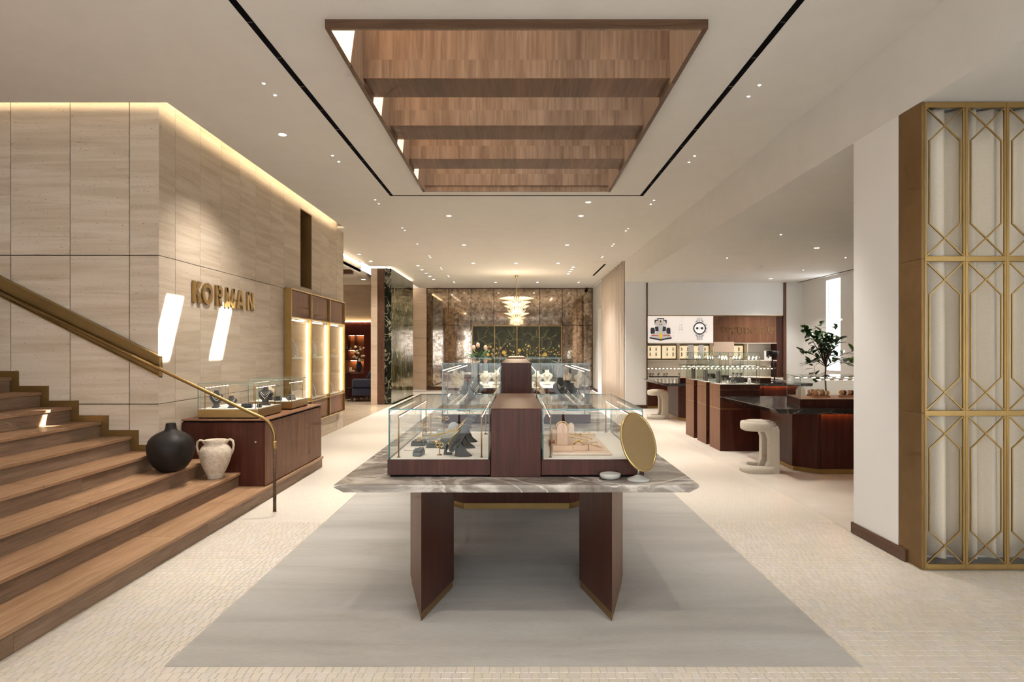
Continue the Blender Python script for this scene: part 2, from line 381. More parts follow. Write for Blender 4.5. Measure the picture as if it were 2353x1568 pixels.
def tile_mat():
    m, nt, p = new_mat('mosaic_tile'); a = nd(nt, 'ShaderNodeAttribute', attribute_name='tint')
    tc = nd(nt, 'ShaderNodeTexCoord'); geo = nd(nt, 'ShaderNodeNewGeometry')
    n1 = nd(nt, 'ShaderNodeTexNoise', {'Vector': geo.outputs['Position'], 'Scale': 1.3, 'Detail': 3.0})
    big = ramp(nt, n1.outputs[0], [(.35, (.59, .535, .445)), (.65, (.62, .565, .49))])
    c = mixc(nt, 1.0, big, a.outputs['Color'], 'MULTIPLY')
    n2 = nd(nt, 'ShaderNodeTexNoise', {'Vector': geo.outputs['Position'], 'Scale': 60.0, 'Detail': 3.0}); bump(nt, p, n2.outputs[0], .08, .002)
    nt.links.new(c, p.inputs['Base Color']); p.inputs['Roughness'].default_value = .38
    m, nt, p = new_mat('mosaic_far'); tc = nd(nt, 'ShaderNodeTexCoord')
    mp = nd(nt, 'ShaderNodeMapping', {'Vector': tc.outputs['Object']})
    b = nd(nt, 'ShaderNodeTexBrick', {'Vector': mp.outputs[0], 'Color1': (.595, .54, .45, 1), 'Color2': (.625, .57, .495, 1), 'Mortar': (.565, .51, .43, 1), 'Scale': 1.0, 'Mortar Size': .0035, 'Mortar Smooth': .3, 'Bias': 0.0, 'Brick Width': .0466, 'Row Height': .0604})
    b.offset = .5; nt.links.new(b.outputs[0], p.inputs['Base Color']); p.inputs['Roughness'].default_value = .38
tile_mat()
def panel_green_mat():
    m, nt, p = new_mat('lacquer_green'); v = coords(nt, (1, 1, 1), False)
    n1 = nd(nt, 'ShaderNodeTexNoise', {'Vector': v, 'Scale': 3.2, 'Detail': 8.0, 'Roughness': .7})
    nt.links.new(ramp(nt, n1.outputs[0], [(.42, (.008, .011, .004)), (.56, (.024, .027, .007)), (.72, (.05, .048, .010))]), p.inputs['Base Color']); p.inputs['Roughness'].default_value = .5
panel_green_mat()
mat('paint_gold', (.17, .16, .075), .5); mat('paint_ochre', (.48, .32, .06), .5); mat('paint_cream', (.50, .45, .28), .5); mat('paint_rust', (.35, .14, .04), .5)

M['vase_black'].node_tree.nodes['Principled BSDF'].inputs['Specular IOR Level'].default_value = .2
# ------------------------------------------------------------------ the setting
R = random.Random(7)
ZC, ZR = 4.25, 3.61                 # main ceiling, lower ceiling on the right
XL, XR = -3.78, 3.12                # stone wall plane, right pillar plane
YW = 6.667                          # stone wall facing the stairs
Y0, YB = -3.0, 26.22
# floor: base, mosaic pieces near the camera, plain mosaic further on
fb = MB().box(-2.86, XR, Y0, 6.2, -.06, -.003).box(XR, 8.2, Y0, 4.9, -.06, -.003).box(-1.95, 1.9, 6.2, 10.65, -.1, -.062)
floor = struct('floor', fb, 'grout', 'cream stone mosaic floor laid in rows of small uneven tiles')
far = MB().box(-7.2, -2.86, Y0, 3.0, -.06, 0)
far.box(-3.78, -1.888, 6.2, YB, -.06, 0).box(1.853, XR, 6.2, YB, -.06, 0).box(-1.888, 1.853, 10.584, YB, -.06, 0)
far.box(-4.5, -3.78, 19.41, YB, -.06, 0)
struct('mosaic_field', far, 'mosaic_far', parent=floor)
mat('tile_dummy', (1, 1, 1))
def tile_mesh(w, d, seed):
    r = random.Random(seed); h = .003; j = lambda: r.uniform(-.0016, .0016); c = .0015
    o = [(-w/2, -d/2), (w/2, -d/2), (w/2, d/2), (-w/2, d/2)]; o = [(x+j(), y+j()) for x, y in o]
    i = [(x-math.copysign(c, x), y-math.copysign(c, y)) for x, y in o]; t = r.uniform(-.0008, .0008); u = r.uniform(-.0008, .0008)
    vs = [(x, y, -h) for x, y in o] + [(x, y, t*x/w+u*y/d) for x, y in i]
    return vs, [(4,5,6,7), (0,1,5,4), (1,2,6,5), (2,3,7,6), (3,0,4,7)]
def tint_of(r): k = r.uniform(.955, 1.045); return (k*r.uniform(.98, 1.03), k, k*r.uniform(.95, 1.05), 1)
def set_tint(me, cols):
    a = me.color_attributes.new('tint', 'FLOAT_COLOR', 'POINT'); a.data.foreach_set('color', [q for c in cols for q in c])
PITCH_Y = .0604; spots = []
yy = 3.377 - 14.5*PITCH_Y
rx0, rx1, ry = -1.890, 1.855, 3.377
def put(a, b, y, d):
    if b-a > .012: spots.append(((a+b)/2, y, round(b-a-.003, 4), d))
while yy < 6.19:
    xx = -2.85 + R.uniform(-.03, 0); lim = 5.2 if yy < 4.83 else 3.10
    d = PITCH_Y - .003; yc = yy
    full = yy - PITCH_Y/2 >= ry - .002
    cut = not full and yy + PITCH_Y/2 > ry
    while xx < lim:
        w = R.choice((.036, .042, .046, .05, .055, .062)); a, b = max(xx, -2.85), min(xx+w, lim); xx += w
        if full and b > rx0 and a < rx1:
            if a < rx0: put(a, rx0, yc, d)
            if b > rx1: put(rx1, b, yc, d)
        else: put(a, b, yc, d)
    yy += PITCH_Y
def seen(s):
    px = VX + s[0]/s[1]*F; py = VY + CH/s[1]*F
    return -10 < px < 2363 and py < 1575
order = sorted([s for s in spots if seen(s)], key=lambda s: s[1])
near, nearset = order[:300], set(order[:300])
variants = {}
for k, s in enumerate(near):
    key = (s[2], k % 9) 
    if key not in variants:
        vs, fs = tile_mesh(s[2], s[3], 11 + k); me = bpy.data.meshes.new('tile'); me.from_pydata(vs, [], fs); me.materials.append(M['mosaic_tile'])
        set_tint(me, [tint_of(random.Random(k))] * 8); me.update(); variants[key] = me
    o = bpy.data.objects.new('tile', variants[key]); COL.objects.link(o); o.parent = floor; o.location = (s[0], s[1], 0)
mv, mf, mc = [], [], []
for k, s in enumerate(spots):
    if s in nearset: continue
    vs, fs = tile_mesh(s[2], s[3], k); b = len(mv); mv += [(x+s[0], y+s[1], z) for x, y, z in vs]; mf += [tuple(i+b for i in f) for f in fs]; mc += [tint_of(R)] * 8
me = bpy.data.meshes.new('mosaic_tiles'); me.from_pydata(mv, [], mf); me.materials.append(M['mosaic_tile']); set_tint(me, mc); me.update()
o = bpy.data.objects.new('mosaic_tiles', me); COL.objects.link(o); o.parent = floor; o['kind'] = 'stuff'
struct('floor_boutique', MB().box(XR, 8.3, 4.9, 18.6, -.06, 0), 'boutique_floor', 'pale smooth floor of the watch boutique behind the white pillar')
struct('floor_salon', MB().box(-9.2, XL, 13.6, 23.6, -.06, 0), 'salon_stone', 'polished beige stone floor of the salon beyond the opening')
tag(MB().box(-1.884, 1.849, 3.383, 10.58, -.03, .001).build('rug', 'rug_silk'), 'large grey beige silky rug set flush into the mosaic floor', 'rug')
# ceilings
CX, CY0, CY1 = 1.476, 4.878, 9.95    # wood-lined skylight well
cl = MB()
cl.box(-7.2, XL+.17, Y0, YW-.15, ZC, ZC+.05)                       # over the stairs
cl.box(XL+.17, -CX, Y0, 13.3, ZC, ZC+.05).box(CX, XR+.02, Y0, 13.3, ZC, ZC+.05)
cl.box(-CX, CX, Y0, CY0, ZC, ZC+.05).box(-CX, CX, CY1, 13.3, ZC, ZC+.05)
cl.box(-4.5, XR+.02, 13.3, 19.36, ZC, ZC+.05).box(-4.06, XR+.02, 19.36, YB, ZC, ZC+.05)
ceiling = struct('ceiling', cl, 'plaster', 'smooth off-white plaster ceiling of the main hall')
pl = MB().box(-7.2, -CX-.05, Y0, YB, 4.85, 4.9).box(CX+.05, 8.3, Y0, YB, 4.85, 4.9).box(-CX-.05, CX+.05, Y0, CY0-.05, 4.85, 4.9).box(-CX-.05, CX+.05, CY1+.05, YB, 4.85, 4.9)
struct('ceiling_void', pl, 'plaster', 'closed space above the ceiling where the cove lights hide')
struct('ceiling_right', MB().box(XR, 8.3, Y0, 18.6, ZR, 4.84), 'plaster', 'lower plaster ceiling and header over the watch boutique')
struct('ceiling_salon', MB().box(-9.2, -4.62, 13.8, 23.6, 3.98, 4.06).box(-4.66, -4.62, 13.8, 18.7, 3.94, 4.3), 'plaster', 'lower ceiling tray of the salon with a lit edge')
# black linear slots in the ceiling
sl = MB()
for s in (-1, 1): sl.box(min(s*2.045, s*2.10), max(s*2.045, s*2.10), Y0+.5, 10.475, ZC-.004, ZC)
sl.box(-2.10, 2.10, 10.445, 10.475, ZC-.004, ZC)
so = sl.build('slot_diffuser', 'black_gap'); tag(so, 'long black linear slot framing the wood skylight in the ceiling', 'vent')
for s in (-1, 1):
    for k in range(11):
        q = MB().box(s*2.0725-.02, s*2.0725+.02, 4.3+k*.6, 4.315+k*.6, ZC-.006, ZC-.004); q.build('divider', 'black_metal', so)
tag(MB().box(2.62, 2.68, 18.9, 21.8, ZC-.006, ZC).build('slot_diffuser', 'black_gap'), 'short black air slot in the ceiling beside the tall beige curtain', 'vent')
tag(MB().box(8.02, 8.06, 8.5, 18.0, ZR-.006, ZR).build('slot_diffuser', 'black_gap'), 'thin black slot along the boutique ceiling above the narrow window', 'vent')
for i, (a, b, n) in enumerate(((1013, 612, 'over the left of the chandelier'), (1377, 603, 'near the right air slot'), (1337, 641, 'close to the mirrored wall'))):
    p = G(a, b, ZC); tag(MB().box(p.x-.16, p.x+.16, p.y-.16, p.y+.16, ZC-.005, ZC).build('access_panel', 'plaster'), 'small square flush access panel in the ceiling ' + n, 'panel')
# skylight well
well = thing('skylight_well', 'deep walnut lined skylight well with crossing beams in the ceiling', 'skylight', (0, 7.41, ZC))
wl = lambda mb, name, mt, par=well: mb.build(name, mt, par)
y0, y1 = CY0-7.41, CY1-7.41
ZT = 5.79 - ZC
wl(MB().box(-CX, -CX+.035, y0, y1, -.067, ZT), 'side_lining', 'walnut_y'); wl(MB().box(CX-.035, CX, y0, y1, -.067, ZT), 'side_lining', 'walnut_y')
wl(MB().box(-CX+.035, CX-.035, y1-.04, y1, -.067, ZT), 'end_lining', 'walnut_x'); wl(MB().box(-CX+.035, CX-.035, y0, y0+.035, -.067, ZT), 'end_lining', 'walnut_x')
wl(MB().box(-CX+.035, CX-.035, y1-.055, y1-.04, .02, .20), 'end_band', 'walnut_x')
wl(MB().box(-CX-.004, CX+.004, y0-.006, y0, -.070, 0), 'front_trim', 'walnut_trim')
for s in (-1, 1): wl(MB().box(min(s*(CX-.036), s*(CX+.004)), max(s*(CX-.036), s*(CX+.004)), y0, y1, -.071, -.067), 'edge_trim', 'walnut_trim')
for a, b in ((5.935, 6.375), (7.19, 7.655), (8.45, 8.90)):
    a -= 7.41; b -= 7.41
    bm = wl(MB().box(-CX+.035, CX-.035, a+.012, b, .004, 1.05), 'beam', 'walnut_x')
    MB().box(-CX+.036, CX-.036, a, a+.012, .002, .175).build('face_band', 'walnut_x', bm)
    MB().box(-CX+.036, CX-.036, a, b, -.004, .002).build('soffit', 'walnut_soffit_shaded', bm)
gl = MB().box(-CX, CX, y0, y1, ZT, ZT+.02); wl(gl, 'skylight_glass', 'glass')

# outer shell: storefront behind the camera, side walls
sf = MB()
sf.box(-7.3, -6.0, Y0-.2, Y0, -.06, ZC+.6).box(-6.0, 8.3, Y0-.2, Y0, 3.35, ZC+.6).box(-6, 8.3, Y0-.2, Y0, -.06, .15)
sf.box(2.7, 3.5, Y0-.2, Y0, .15, 3.35).box(7.9, 8.3, Y0-.2, Y0, .15, 3.35)
struct('wall_storefront', sf, 'plaster', 'front wall with large shop windows behind the viewer')
k = 1
for a, b in ((-6.0, 2.7), (3.5, 7.9)):
    w = tag(bpy.data.objects.new('window_%d' % k, None), 'tall shop window with bronze mullions behind the viewer', None, None, 'structure'); COL.objects.link(w); k += 1
    MB().box(a, b, Y0-.12, Y0-.1, .15, 3.35).build('pane', 'glass', w)
    n = round((b-a)/.62)
    for i in range(n+1): MB().box(a+(b-a)*i/n-.02, a+(b-a)*i/n+.02, Y0-.14, Y0-.06, .15, 3.35).build('mullion', 'brass_dark', w)
    for z in (.17, 2.55, 3.33): MB().box(a, b, Y0-.14, Y0-.07, z-.02, z+.02).build('transom', 'brass_dark', w)
struct('wall_left', MB().box(-7.3, -7.2, Y0, YW, -.06, ZC+.6).box(-9.3, -7.2, YW, YW+.1, 0, 4.9).box(8.3, 8.4, Y0, 18.6, ZR, 4.9), 'plaster', 'plain wall at the head of the stairs, with added unseen strips keeping sun out')  # later boxes are unseen closers, added against sun leaking past the shell
struct('wall_right', MB().box(8.2, 8.3, Y0, 15.98, -.06, ZR).box(8.2, 8.3, 16.72, 18.6, -.06, ZR).box(8.2, 8.3, 15.98, 16.72, -.06, 1.15).box(8.2, 8.3, 15.98, 16.72, 3.52, ZR), 'white_paint', 'pale right wall of the boutique with a tall slit window')
w = tag(bpy.data.objects.new('window_3', None), 'tall narrow bright slit window behind the small tree', None, None, 'structure'); COL.objects.link(w)
MB().box(8.26, 8.28, 15.98, 16.72, 1.15, 3.52).build('pane', 'glass', w); MB().box(8.19, 8.25, 15.98, 16.72, 1.13, 1.15).build('sill', 'white_paint', w)

# stone walls
def slabs_xz(wall, cols, rows, y, hole=None, t=.02, j=.004):       # slabs facing -Y
    for a, b in zip(cols, cols[1:]):
        for c, d in zip(rows, rows[1:]):
            MB().cbox(a+j, b-j, y, y+t, c+j, d-j, .002).build('stone_slab', 'travertine', wall)
ws = struct('wall_stair', MB().box(-7.2, XL-.02, YW+.02, YW+.3, -.06, 4.85), 'joint_dark', 'travertine slab wall rising behind the stairs and facing the room')
cols = [-7.2, -6.60, -5.974, -5.347, -4.718, -4.092, XL]; rows = [0, 1.12, 2.693, 4.78]
slabs_xz(ws, cols, rows, YW)
wm = MB()
wm.box(-4.4, XL-.02, YW+.3, 10.25, -.06, 4.85).box(-4.4, XL-.02, 10.25, 13.75, -.06, .40).box(-4.4, XL-.02, 10.25, 13.75, 2.69, 2.79)
wm.box(-4.4, XL-.02, 10.25, 11.03, 2.79, 4.85).box(-4.4, XL-.02, 11.64, 13.75, 2.79, 4.85).box(-4.4, XL-.02, 11.03, 11.64, 4.17, 4.85).box(-4.4, -4.24, 10.25, 13.75, .4, 2.69).box(-4.4, -4.0, 13.47, 13.75, .4, 2.69)
wt = struct('wall_stone', wm, 'joint_dark', 'long travertine slab wall with raised letters and a display cabinet')
def slab_yz(a, b, c, d, t=.02, j=.003):
    MB().cbox(XL-t, XL, a+j, b-j, c+j, d-j, .002).build('stone_slab', 'travertine', wt)
ys = [YW, 6.99, 7.54, 8.08, 8.62, 9.15, 9.70, 10.25]
for a, b in zip(ys, ys[1:]):
    for c, d in zip(rows, rows[1:]): slab_yz(a, b, c, d)
ys2 = [10.25, 11.03, 11.64, 12.18, 12.72, 13.26, 13.77]
for a, b in zip(ys2, ys2[1:]):
    slab_yz(a, b, 0, .386)
    if abs(a-11.03) < .01: slab_yz(a, b, 4.17, 4.78); slab_yz(a, b, 2.70, 2.79)
    else: slab_yz(a, b, 2.70, 4.78)
slab_yz(13.47, 13.77, .386, 2.70)
MB().box(-4.4, XL, 13.752, 13.772, 0, 4.78).build('end_slab', 'travertine', wt)
nm = MB().box(-4.02, -3.99, 11.03, 11.64, 2.79, 4.17).box(-3.99, XL, 11.03, 11.045, 2.79, 4.17).box(-3.99, XL, 11.625, 11.64, 2.79, 4.17).box(-3.99, XL, 11.045, 11.625, 2.79, 2.805).box(-3.99, XL, 11.045, 11.625, 4.155, 4.17)
tag(nm.build('wall_niche', 'bronze_side'), 'tall slim bronze lined niche cut high into the stone wall', 'niche')
for (a, b, c, d, n) in ((XL+.19, XL+.22, YW-.2, 13.2, 'along the long stone wall'), (-7.1, XL+.22, YW-.22, YW-.19, 'above the stair wall')):
    tag(MB().box(a, b, c, d, ZC+.05, ZC+.075).build('cove_light', 'led_cove'), 'warm light strip hidden in the ceiling gap ' + n, 'light strip')

# pillar, header side and bronze screen on the right
struct('wall_pillar', MB().box(XR, 6.2, 5.16, 5.84, 0, ZR), 'white_paint', 'broad white pillar beside the bronze lattice screen')
struct('baseboard_right', MB().cbox(XR-.02, XR, 5.04, 5.855, 0, .10, .003).cbox(XR-.02, 3.6, 5.84, 5.855, 0, .10, .003), 'walnut_dark', 'dark wooden baseboard at the foot of the white pillar')
sc_ = thing('lattice_screen', 'tall bronze lattice screen of narrow panels standing before a linen curtain', 'screen', (XR, 4.862, 0))
rowz = [0, 1.207, 2.398, ZR-.003]
for c, d in zip(rowz, rowz[1:]): MB().cbox(0, .02, 0, .29, c+.001, d-.001, .001).build('side_plate', 'bronze_side', sc_)
PW = .3185; NC = 8
for i in range(NC+1):
    x = .02 + i*PW
    MB().cbox(x-(.018 if i else 0), x+.02, -.004, .016, 0, ZR-.003, .003).build('mullion', 'brass', sc_); MB().cbox(x-(.004 if i else -.004), x+(.004 if i else .012), -.008, -.004, .01, ZR-.01, .001).build('mullion_bead', 'brass', sc_)
for q, z in enumerate(rowz):
    z0, z1 = (0, .045) if q == 0 else (z-.045, z) if q == 3 else (z-.022, z+.022)
    MB().cbox(.02, .02+NC*PW, -.006, .016, z0, z1, .003).build('rail', 'brass', sc_)
def bar_xz(mb, a, b, w=.0095, y0=.0, y1=.012):
    a = Vector(a); b = Vector(b); t = (b-a).normalized(); n = Vector((-t.y, t.x))*w/2; a = a-t*w*.3; b = b+t*w*.3
    q = [a-n, b-n, b+n, a+n]; mb.plate_xz([(v.x, v.y) for v in q], y0, y1)
for i in range(NC):
    for q in range(3):
        xa, xb = .04+i*PW, .02+(i+1)*PW-.012; za, zb = rowz[q]+(.045 if q == 0 else .022), rowz[q+1]-(.045 if q == 2 else .022)
        U = lambda u, v: (xa+(xb-xa)*u, za+(zb-za)*v)
        m = MB(); k = 0
        for e in ((0, .122, .22), (1, .878, .78)):
            v0, vc, vv = e
            for s in (0, 1):
                bar_xz(m, U(s, v0), U(1-s*1.0 if False else (.91 if s == 0 else .09), vv), y0=.001+.001*s, y1=.012+.001*s)
        for u in (.09, .91): bar_xz(m, U(u, .22), U(u, .78), y0=.0015, y1=.0125)
        m.build('lattice_panel', 'brass', sc_)
def curtain(name, label, p0, p1, z0, z1, mt, folds, amp, seed, nz=10, parent=None):
    r = random.Random(seed); p0 = Vector((p0[0], p0[1])); p1 = Vector((p1[0], p1[1])); d = p1-p0; L = d.length; t = d/L; n = Vector((-t.y, t.x))
    nu = folds*10; ph = [r.uniform(-.5, .5) for _ in range(folds+2)]; am = [r.uniform(.6, 1.15) for _ in range(folds+2)]
    vs = []; fs = []
    for k in range(nz+1):
        v = k/nz
        for i in range(nu+1):
            u = i/nu*folds; c = int(u); fr = u-c; f2 = fr*fr*(3-2*fr); a = am[c]*(1-f2)+am[c+1]*f2; q = ph[c]*(1-f2)+ph[c+1]*f2
            th = 2*math.pi*u+q*1.6*(1-v)+1.5*math.sin(1.37*u+seed)+1.0*math.sin(2.31*u+1); off = amp*a*(1-.15*v)*(math.sin(th)+.28*math.sin(2*th+.6)) + amp*.25*math.sin(5.1*u+q*3+v*1.5)
            b = p0+t*(L*i/nu)+n*off; vs.append((b.x, b.y, z0+(z1-z0)*v+(.008*math.sin(u*2.2+q) if k == 0 else 0)))
    for k in range(nz):
        for i in range(nu): a = k*(nu+1)+i; fs.append((a, a+1, a+nu+2, a+nu+1))
    m = MB().add(vs, fs, 0, True); o = m.build(name, mt, parent); md = o.modifiers.new('thick', 'SOLIDIFY'); md.thickness = .003
    return tag(o, label, 'curtain') if parent is None else o
curtain('linen_curtain', 'pale linen curtain hanging in soft folds behind the bronze lattice screen', (XR+.045, 4.995), (XR+.02+NC*PW, 4.995), .06, ZR-.02, 'linen', 15, .060, 3)

# boutique end wall, curtain bay and mirrored back wall
YE = 18.1
struct('wall_boutique', MB().box(XR, 3.735, YE, YE+.5, 0, ZR).box(7.74, 8.2, YE, YE+.5, 0, ZR).box(3.735, 7.74, YE+.45, YE+.5, 0, ZR).box(3.735, 7.65, YE-.01, YE+.45, 2.674, ZR), 'white_paint', 'white end wall of the boutique with the watch display set into it')
struct('baseboard_boutique', MB().box(XR, 3.735, YE-.02, YE, 0, .10), 'walnut_dark', 'dark low baseboard on the boutique end wall')
struct('wall_right_rear', MB().box(3.17, 3.3, YE+.5, 23.3, 0, ZC).box(3.17, 3.6, 24.6, YB+.1, 0, ZC).box(3.5, 3.6, 23.3, 24.6, 0, ZC).box(3.17, 3.6, 23.3, 24.6, 3.3, ZC).box(3.61, 3.7, 18.6, YB+.3, 0, 4.9).box(-4.8, 3.7, YB+.21, YB+.3, 0, 4.9), 'plaster', 'beige side wall beyond the tall curtain, with added unseen outer walls keeping sun out')  # last two boxes are unseen, added to stop sun leaking in
struct('baseboard_rear', MB().box(3.15, 3.17, 24.6, YB-.1, 0, .12), 'walnut_dark', 'dark baseboard beside the mirrored wall')
curtain('tall_curtain', 'tall pale beige curtain covering the window bay near the mirrored wall', (3.10, 18.2), (3.10, 22.7), .01, ZC-.01, 'curtain_beige', 24, .055, 5, 6)
wb = struct('wall_back', MB().box(-4.6, 3.3, YB+.06, YB+.2, 0, ZC), 'walnut_dark', 'mirrored back wall of the hall')
for z0, z1 in ((0, .72), (.72, 1.44), (1.44, 2.16), (2.16, 2.88), (2.88, 3.6), (3.6, ZC)): MB().cbox(-4.5, -3.74, YB-.02, YB+.06, z0+.003, z1-.003, .003).build('stone_slab', 'travertine_warm', wb)
mx = [981, 1031, 1082, 1135, 1240, 1292, 1326, 1361]
for a, b in zip(mx, mx[1:]):
    xa, xb = P(a, 0, YB).x, P(b, 0, YB).x
    for z0, z1 in ((.14, 1.0), (1.0, 2.70), (2.70, ZC-.03)): MB().cbox(xa+.008, xb-.008, YB+.02, YB+.06, z0+.008, z1-.008, .004).build('mirror_panel', 'antique_mirror', wb)
MB().box(-3.74, 3.17, YB, YB+.06, 0, .13).build('baseboard', 'walnut_dark', wb)
MB().box(-3.74, 3.17, YB, YB+.06, ZC-.03, ZC).build('top_trim', 'walnut_dark', wb)
# green marble side wall, its black end and the salon opening
gw = struct('wall_marble', MB().box(-4.06, -3.88, 19.43, 23.45, 0, ZC-.06), 'marble_black', 'polished green marble wall with a black marble end')
for a, b in ((19.43, 21.42), (21.42, 23.45)): MB().cbox(-3.88, -3.85, a+.002, b-.002, 0, ZC-.06, .002).build('marble_slab', 'marble_green', gw)
for z0, z1 in ((0, 1.05), (1.05, 2.1), (2.1, 3.15), (3.15, ZC-.06)): MB().cbox(-4.06, -3.85, 19.40, 19.43, z0+.001, z1-.001, .002).build('end_slab', 'marble_black', gw)
struct('trim_1', MB().cbox(-4.29, -4.06, 19.42, 19.75, 0, ZC-.06, .004).box(-4.20, -4.17, 19.405, 19.42, .05, 3.1), 'walnut_dark', 'dark wooden door frame between stone and black marble')
we = struct('wall_salon_end', MB().box(-4.47, -4.29, 19.42, 23.6, 0, ZC-.06), 'joint_dark', 'narrow travertine pier at the salon opening')
for k in range(7): MB().cbox(-4.48, -4.285, 19.40, 19.42, k*.6+.002, min((k+1)*.6, ZC-.06)-.002, .002).build('stone_slab', 'travertine_warm', we)
struct('wall_left_rear', MB().box(-4.6, -4.5, 23.45, YB+.06, 0, ZC).box(-4.5, -3.88, 23.45, 23.55, 0, ZC), 'travertine_warm', 'stone return behind the green marble wall')
tag(MB().box(-3.98, -3.94, 19.5, 23.4, ZC-.058, ZC-.04).build('cove_light', 'led_cove'), 'light strip glowing on top of the green marble wall', 'light strip')
tag(MB().box(-4.60, -4.585, 14.0, 18.6, ZC-.05, ZC-.03).build('cove_light', 'led_warm'), 'light strip glowing along the edge of the salon ceiling', 'light strip')
# salon walls
struct('wall_salon', MB().box(-9.2, -4.47, 22.32, 22.5, 2.66, 4.0).box(-9.3, -9.2, 13.6, 23.6, 0, 4.1), 'travertine_warm', 'travertine upper wall of the salon')
struct('wall_salon_rear', MB().box(-9.2, -4.47, 23.5, 23.6, 0, 4.1).box(-9.2, -4.4, 13.5, 13.6, 0, 4.85), 'burgundy', 'plain walls closing the salon')
tag(MB().box(-8.5, -4.55, 22.26, 22.29, 2.66, 2.68).build('cove_light', 'led_warm'), 'warm light strip on top of the dark red salon wall panel', 'light strip')
struct('ceiling_salon_band', MB().box(-6.6, -4.7, 18.0, 18.2, 3.86, 3.98), 'walnut_dark', 'dark wooden band hanging from the salon ceiling')

# ------------------------------------------------------------------ stairs, rail, vases
RUN, RISE, X1 = .3165, .156, -2.81
st = thing('staircase', 'wide oak staircase climbing to the left beside the stone wall', 'stairs', (0, 0, 0))
NS = 13; YS0 = 1.2
for n in range(1, NS+1):
    xn = X1 - RUN*(n-1); zt = RISE*n
    ye = 9.12 if n == 1 else 7.10 if n <= 3 else YW - .012
    tr = bpy.data.objects.new('tread', None); COL.objects.link(tr); tr.parent = st
    if n == 1:
        # first step runs on as the plinth under the sideboard
        for a, b in ((xn-.16, xn+.022), (xn-RUN-.01, xn-.16)): 
            cuts = [YS0, 2.9+.4*(a > xn-.2), 5.2, 7.10 if b < xn else 9.12]
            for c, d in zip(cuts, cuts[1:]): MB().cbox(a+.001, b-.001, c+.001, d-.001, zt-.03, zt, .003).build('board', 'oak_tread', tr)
        MB().box(-3.76, xn-.164, 7.10, 9.12, zt-.03, zt).build('board', 'oak_tread', tr)
    else:
        for a, b in ((xn-.15, xn+.022), (xn-RUN-.01, xn-.15)):
            off = R.uniform(-.5, .5); cuts = [YS0, 3.1+off, 5.0+off*.6, ye]
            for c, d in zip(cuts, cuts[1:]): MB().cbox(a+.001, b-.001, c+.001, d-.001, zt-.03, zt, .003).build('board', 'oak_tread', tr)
    ri = bpy.data.objects.new('riser', None); COL.objects.link(ri); ri.parent = st
    cuts = [YS0, 3.6+R.uniform(-.6, .6), 5.6+R.uniform(-.5, .5), ye]
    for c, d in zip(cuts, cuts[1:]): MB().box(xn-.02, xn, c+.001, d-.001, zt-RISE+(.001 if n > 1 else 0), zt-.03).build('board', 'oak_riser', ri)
body = [(X1-.03, 0)]
for n in range(1, NS+1): body += [(X1-.03-RUN*(n-1), RISE*n-.032), (X1-.03-RUN*n, RISE*n-.032)]
body += [(X1-.03-RUN*NS, 0)]
MB().plate_xz(body, YS0+.02, YW-.02).build('carriage', 'walnut_dark', st)
MB().box(-3.76, X1-.03, YW-.02, 9.1, 0, RISE-.032).build('plinth', 'walnut_dark', st); MB().box(-3.76, X1-RUN-.03, YW-.02, 7.08, RISE-.03, 2*RISE-.032).box(-3.76, X1-2*RUN-.03, YW-.02, 7.08, 2*RISE-.03, 3*RISE-.032).build('plinth', 'walnut_dark', st)
# brass zigzag trim on the stone wall
zz = []
w = .066
for n in range(4, NS+1):
    xa = X1 - RUN*(n-1); zz += [(xa+w+.02 if n > 4 else XL-.001, RISE*n+w), (xa-RUN+w+.02, RISE*n+w)]
for n in range(NS, 3, -1):
    xa = X1 - RUN*(n-1); zz += [(xa-RUN, RISE*n+.001), (xa if n > 4 else XL-.001, RISE*n+.001)]
zz = [p for i, p in enumerate(zz) if p != zz[i-1]]
tag(MB().plate_xz(zz, YW-.012, YW-.001).build('zigzag_trim', 'brass_dark'), 'stepped brass trim following the stair profile on the stone wall', 'trim')
# handrail trough and rail
ch = thing('rail_trough', 'long sloping bronze trough fixed to the stone wall above the stairs', 'rail trough', (0, YW, 0))
A, B = Vector((-7.1, 3.31)), Vector((-3.742, 1.625)); dz = .222
def band(o0, o1, ya, yb, nm, mt): MB().plate_xz([(A.x, A.y-o0), (B.x, B.y-o0), (B.x, B.y-o1), (A.x, A.y-o1)], ya, yb).build(nm, mt, ch)
band(0, dz, -.006, -.001, 'back_plate', 'brass_dark'); band(0, .012, -.045, -.006, 'lip', 'brass'); band(dz-.012, dz, -.045, -.006, 'lip', 'brass')
MB().box(B.x-.008, B.x, -.045, -.001, B.y-dz, B.y).build('end_plate', 'brass', ch)
hr = thing('handrail', 'round bronze handrail running down from the wall trough and bending into a post', 'handrail', (-2.53, 6.60, 0))
pts = [(-7.05+2.53, 0, 1.5+.479*(7.05-3.749)), (-3.749+2.53, 0, 1.50), (-2.745+2.53, 0, 1.02)]
cx, cz = -2.73+2.53, .80
for k in range(9):
    a = math.radians(62 - k*62/8); pts.append((-.235+.235*math.cos(a)/1.0, 0, .775+.235*math.sin(a)))
pts += [(0, 0, .7)]
MB().tube(pts, .0185, 12).build('rail', 'brass_dark', hr)
MB().tube([(0, 0, .72), (0, 0, .005)], .0175, 12).build('post', 'walnut_trim', hr); MB().tube([(0, 0, .66), (0, 0, .74)], .020, 12).build('ferrule', 'brass', hr); MB().tube([(0, 0, 0), (0, 0, .006)], .021, 12).build('foot', 'brass', hr)
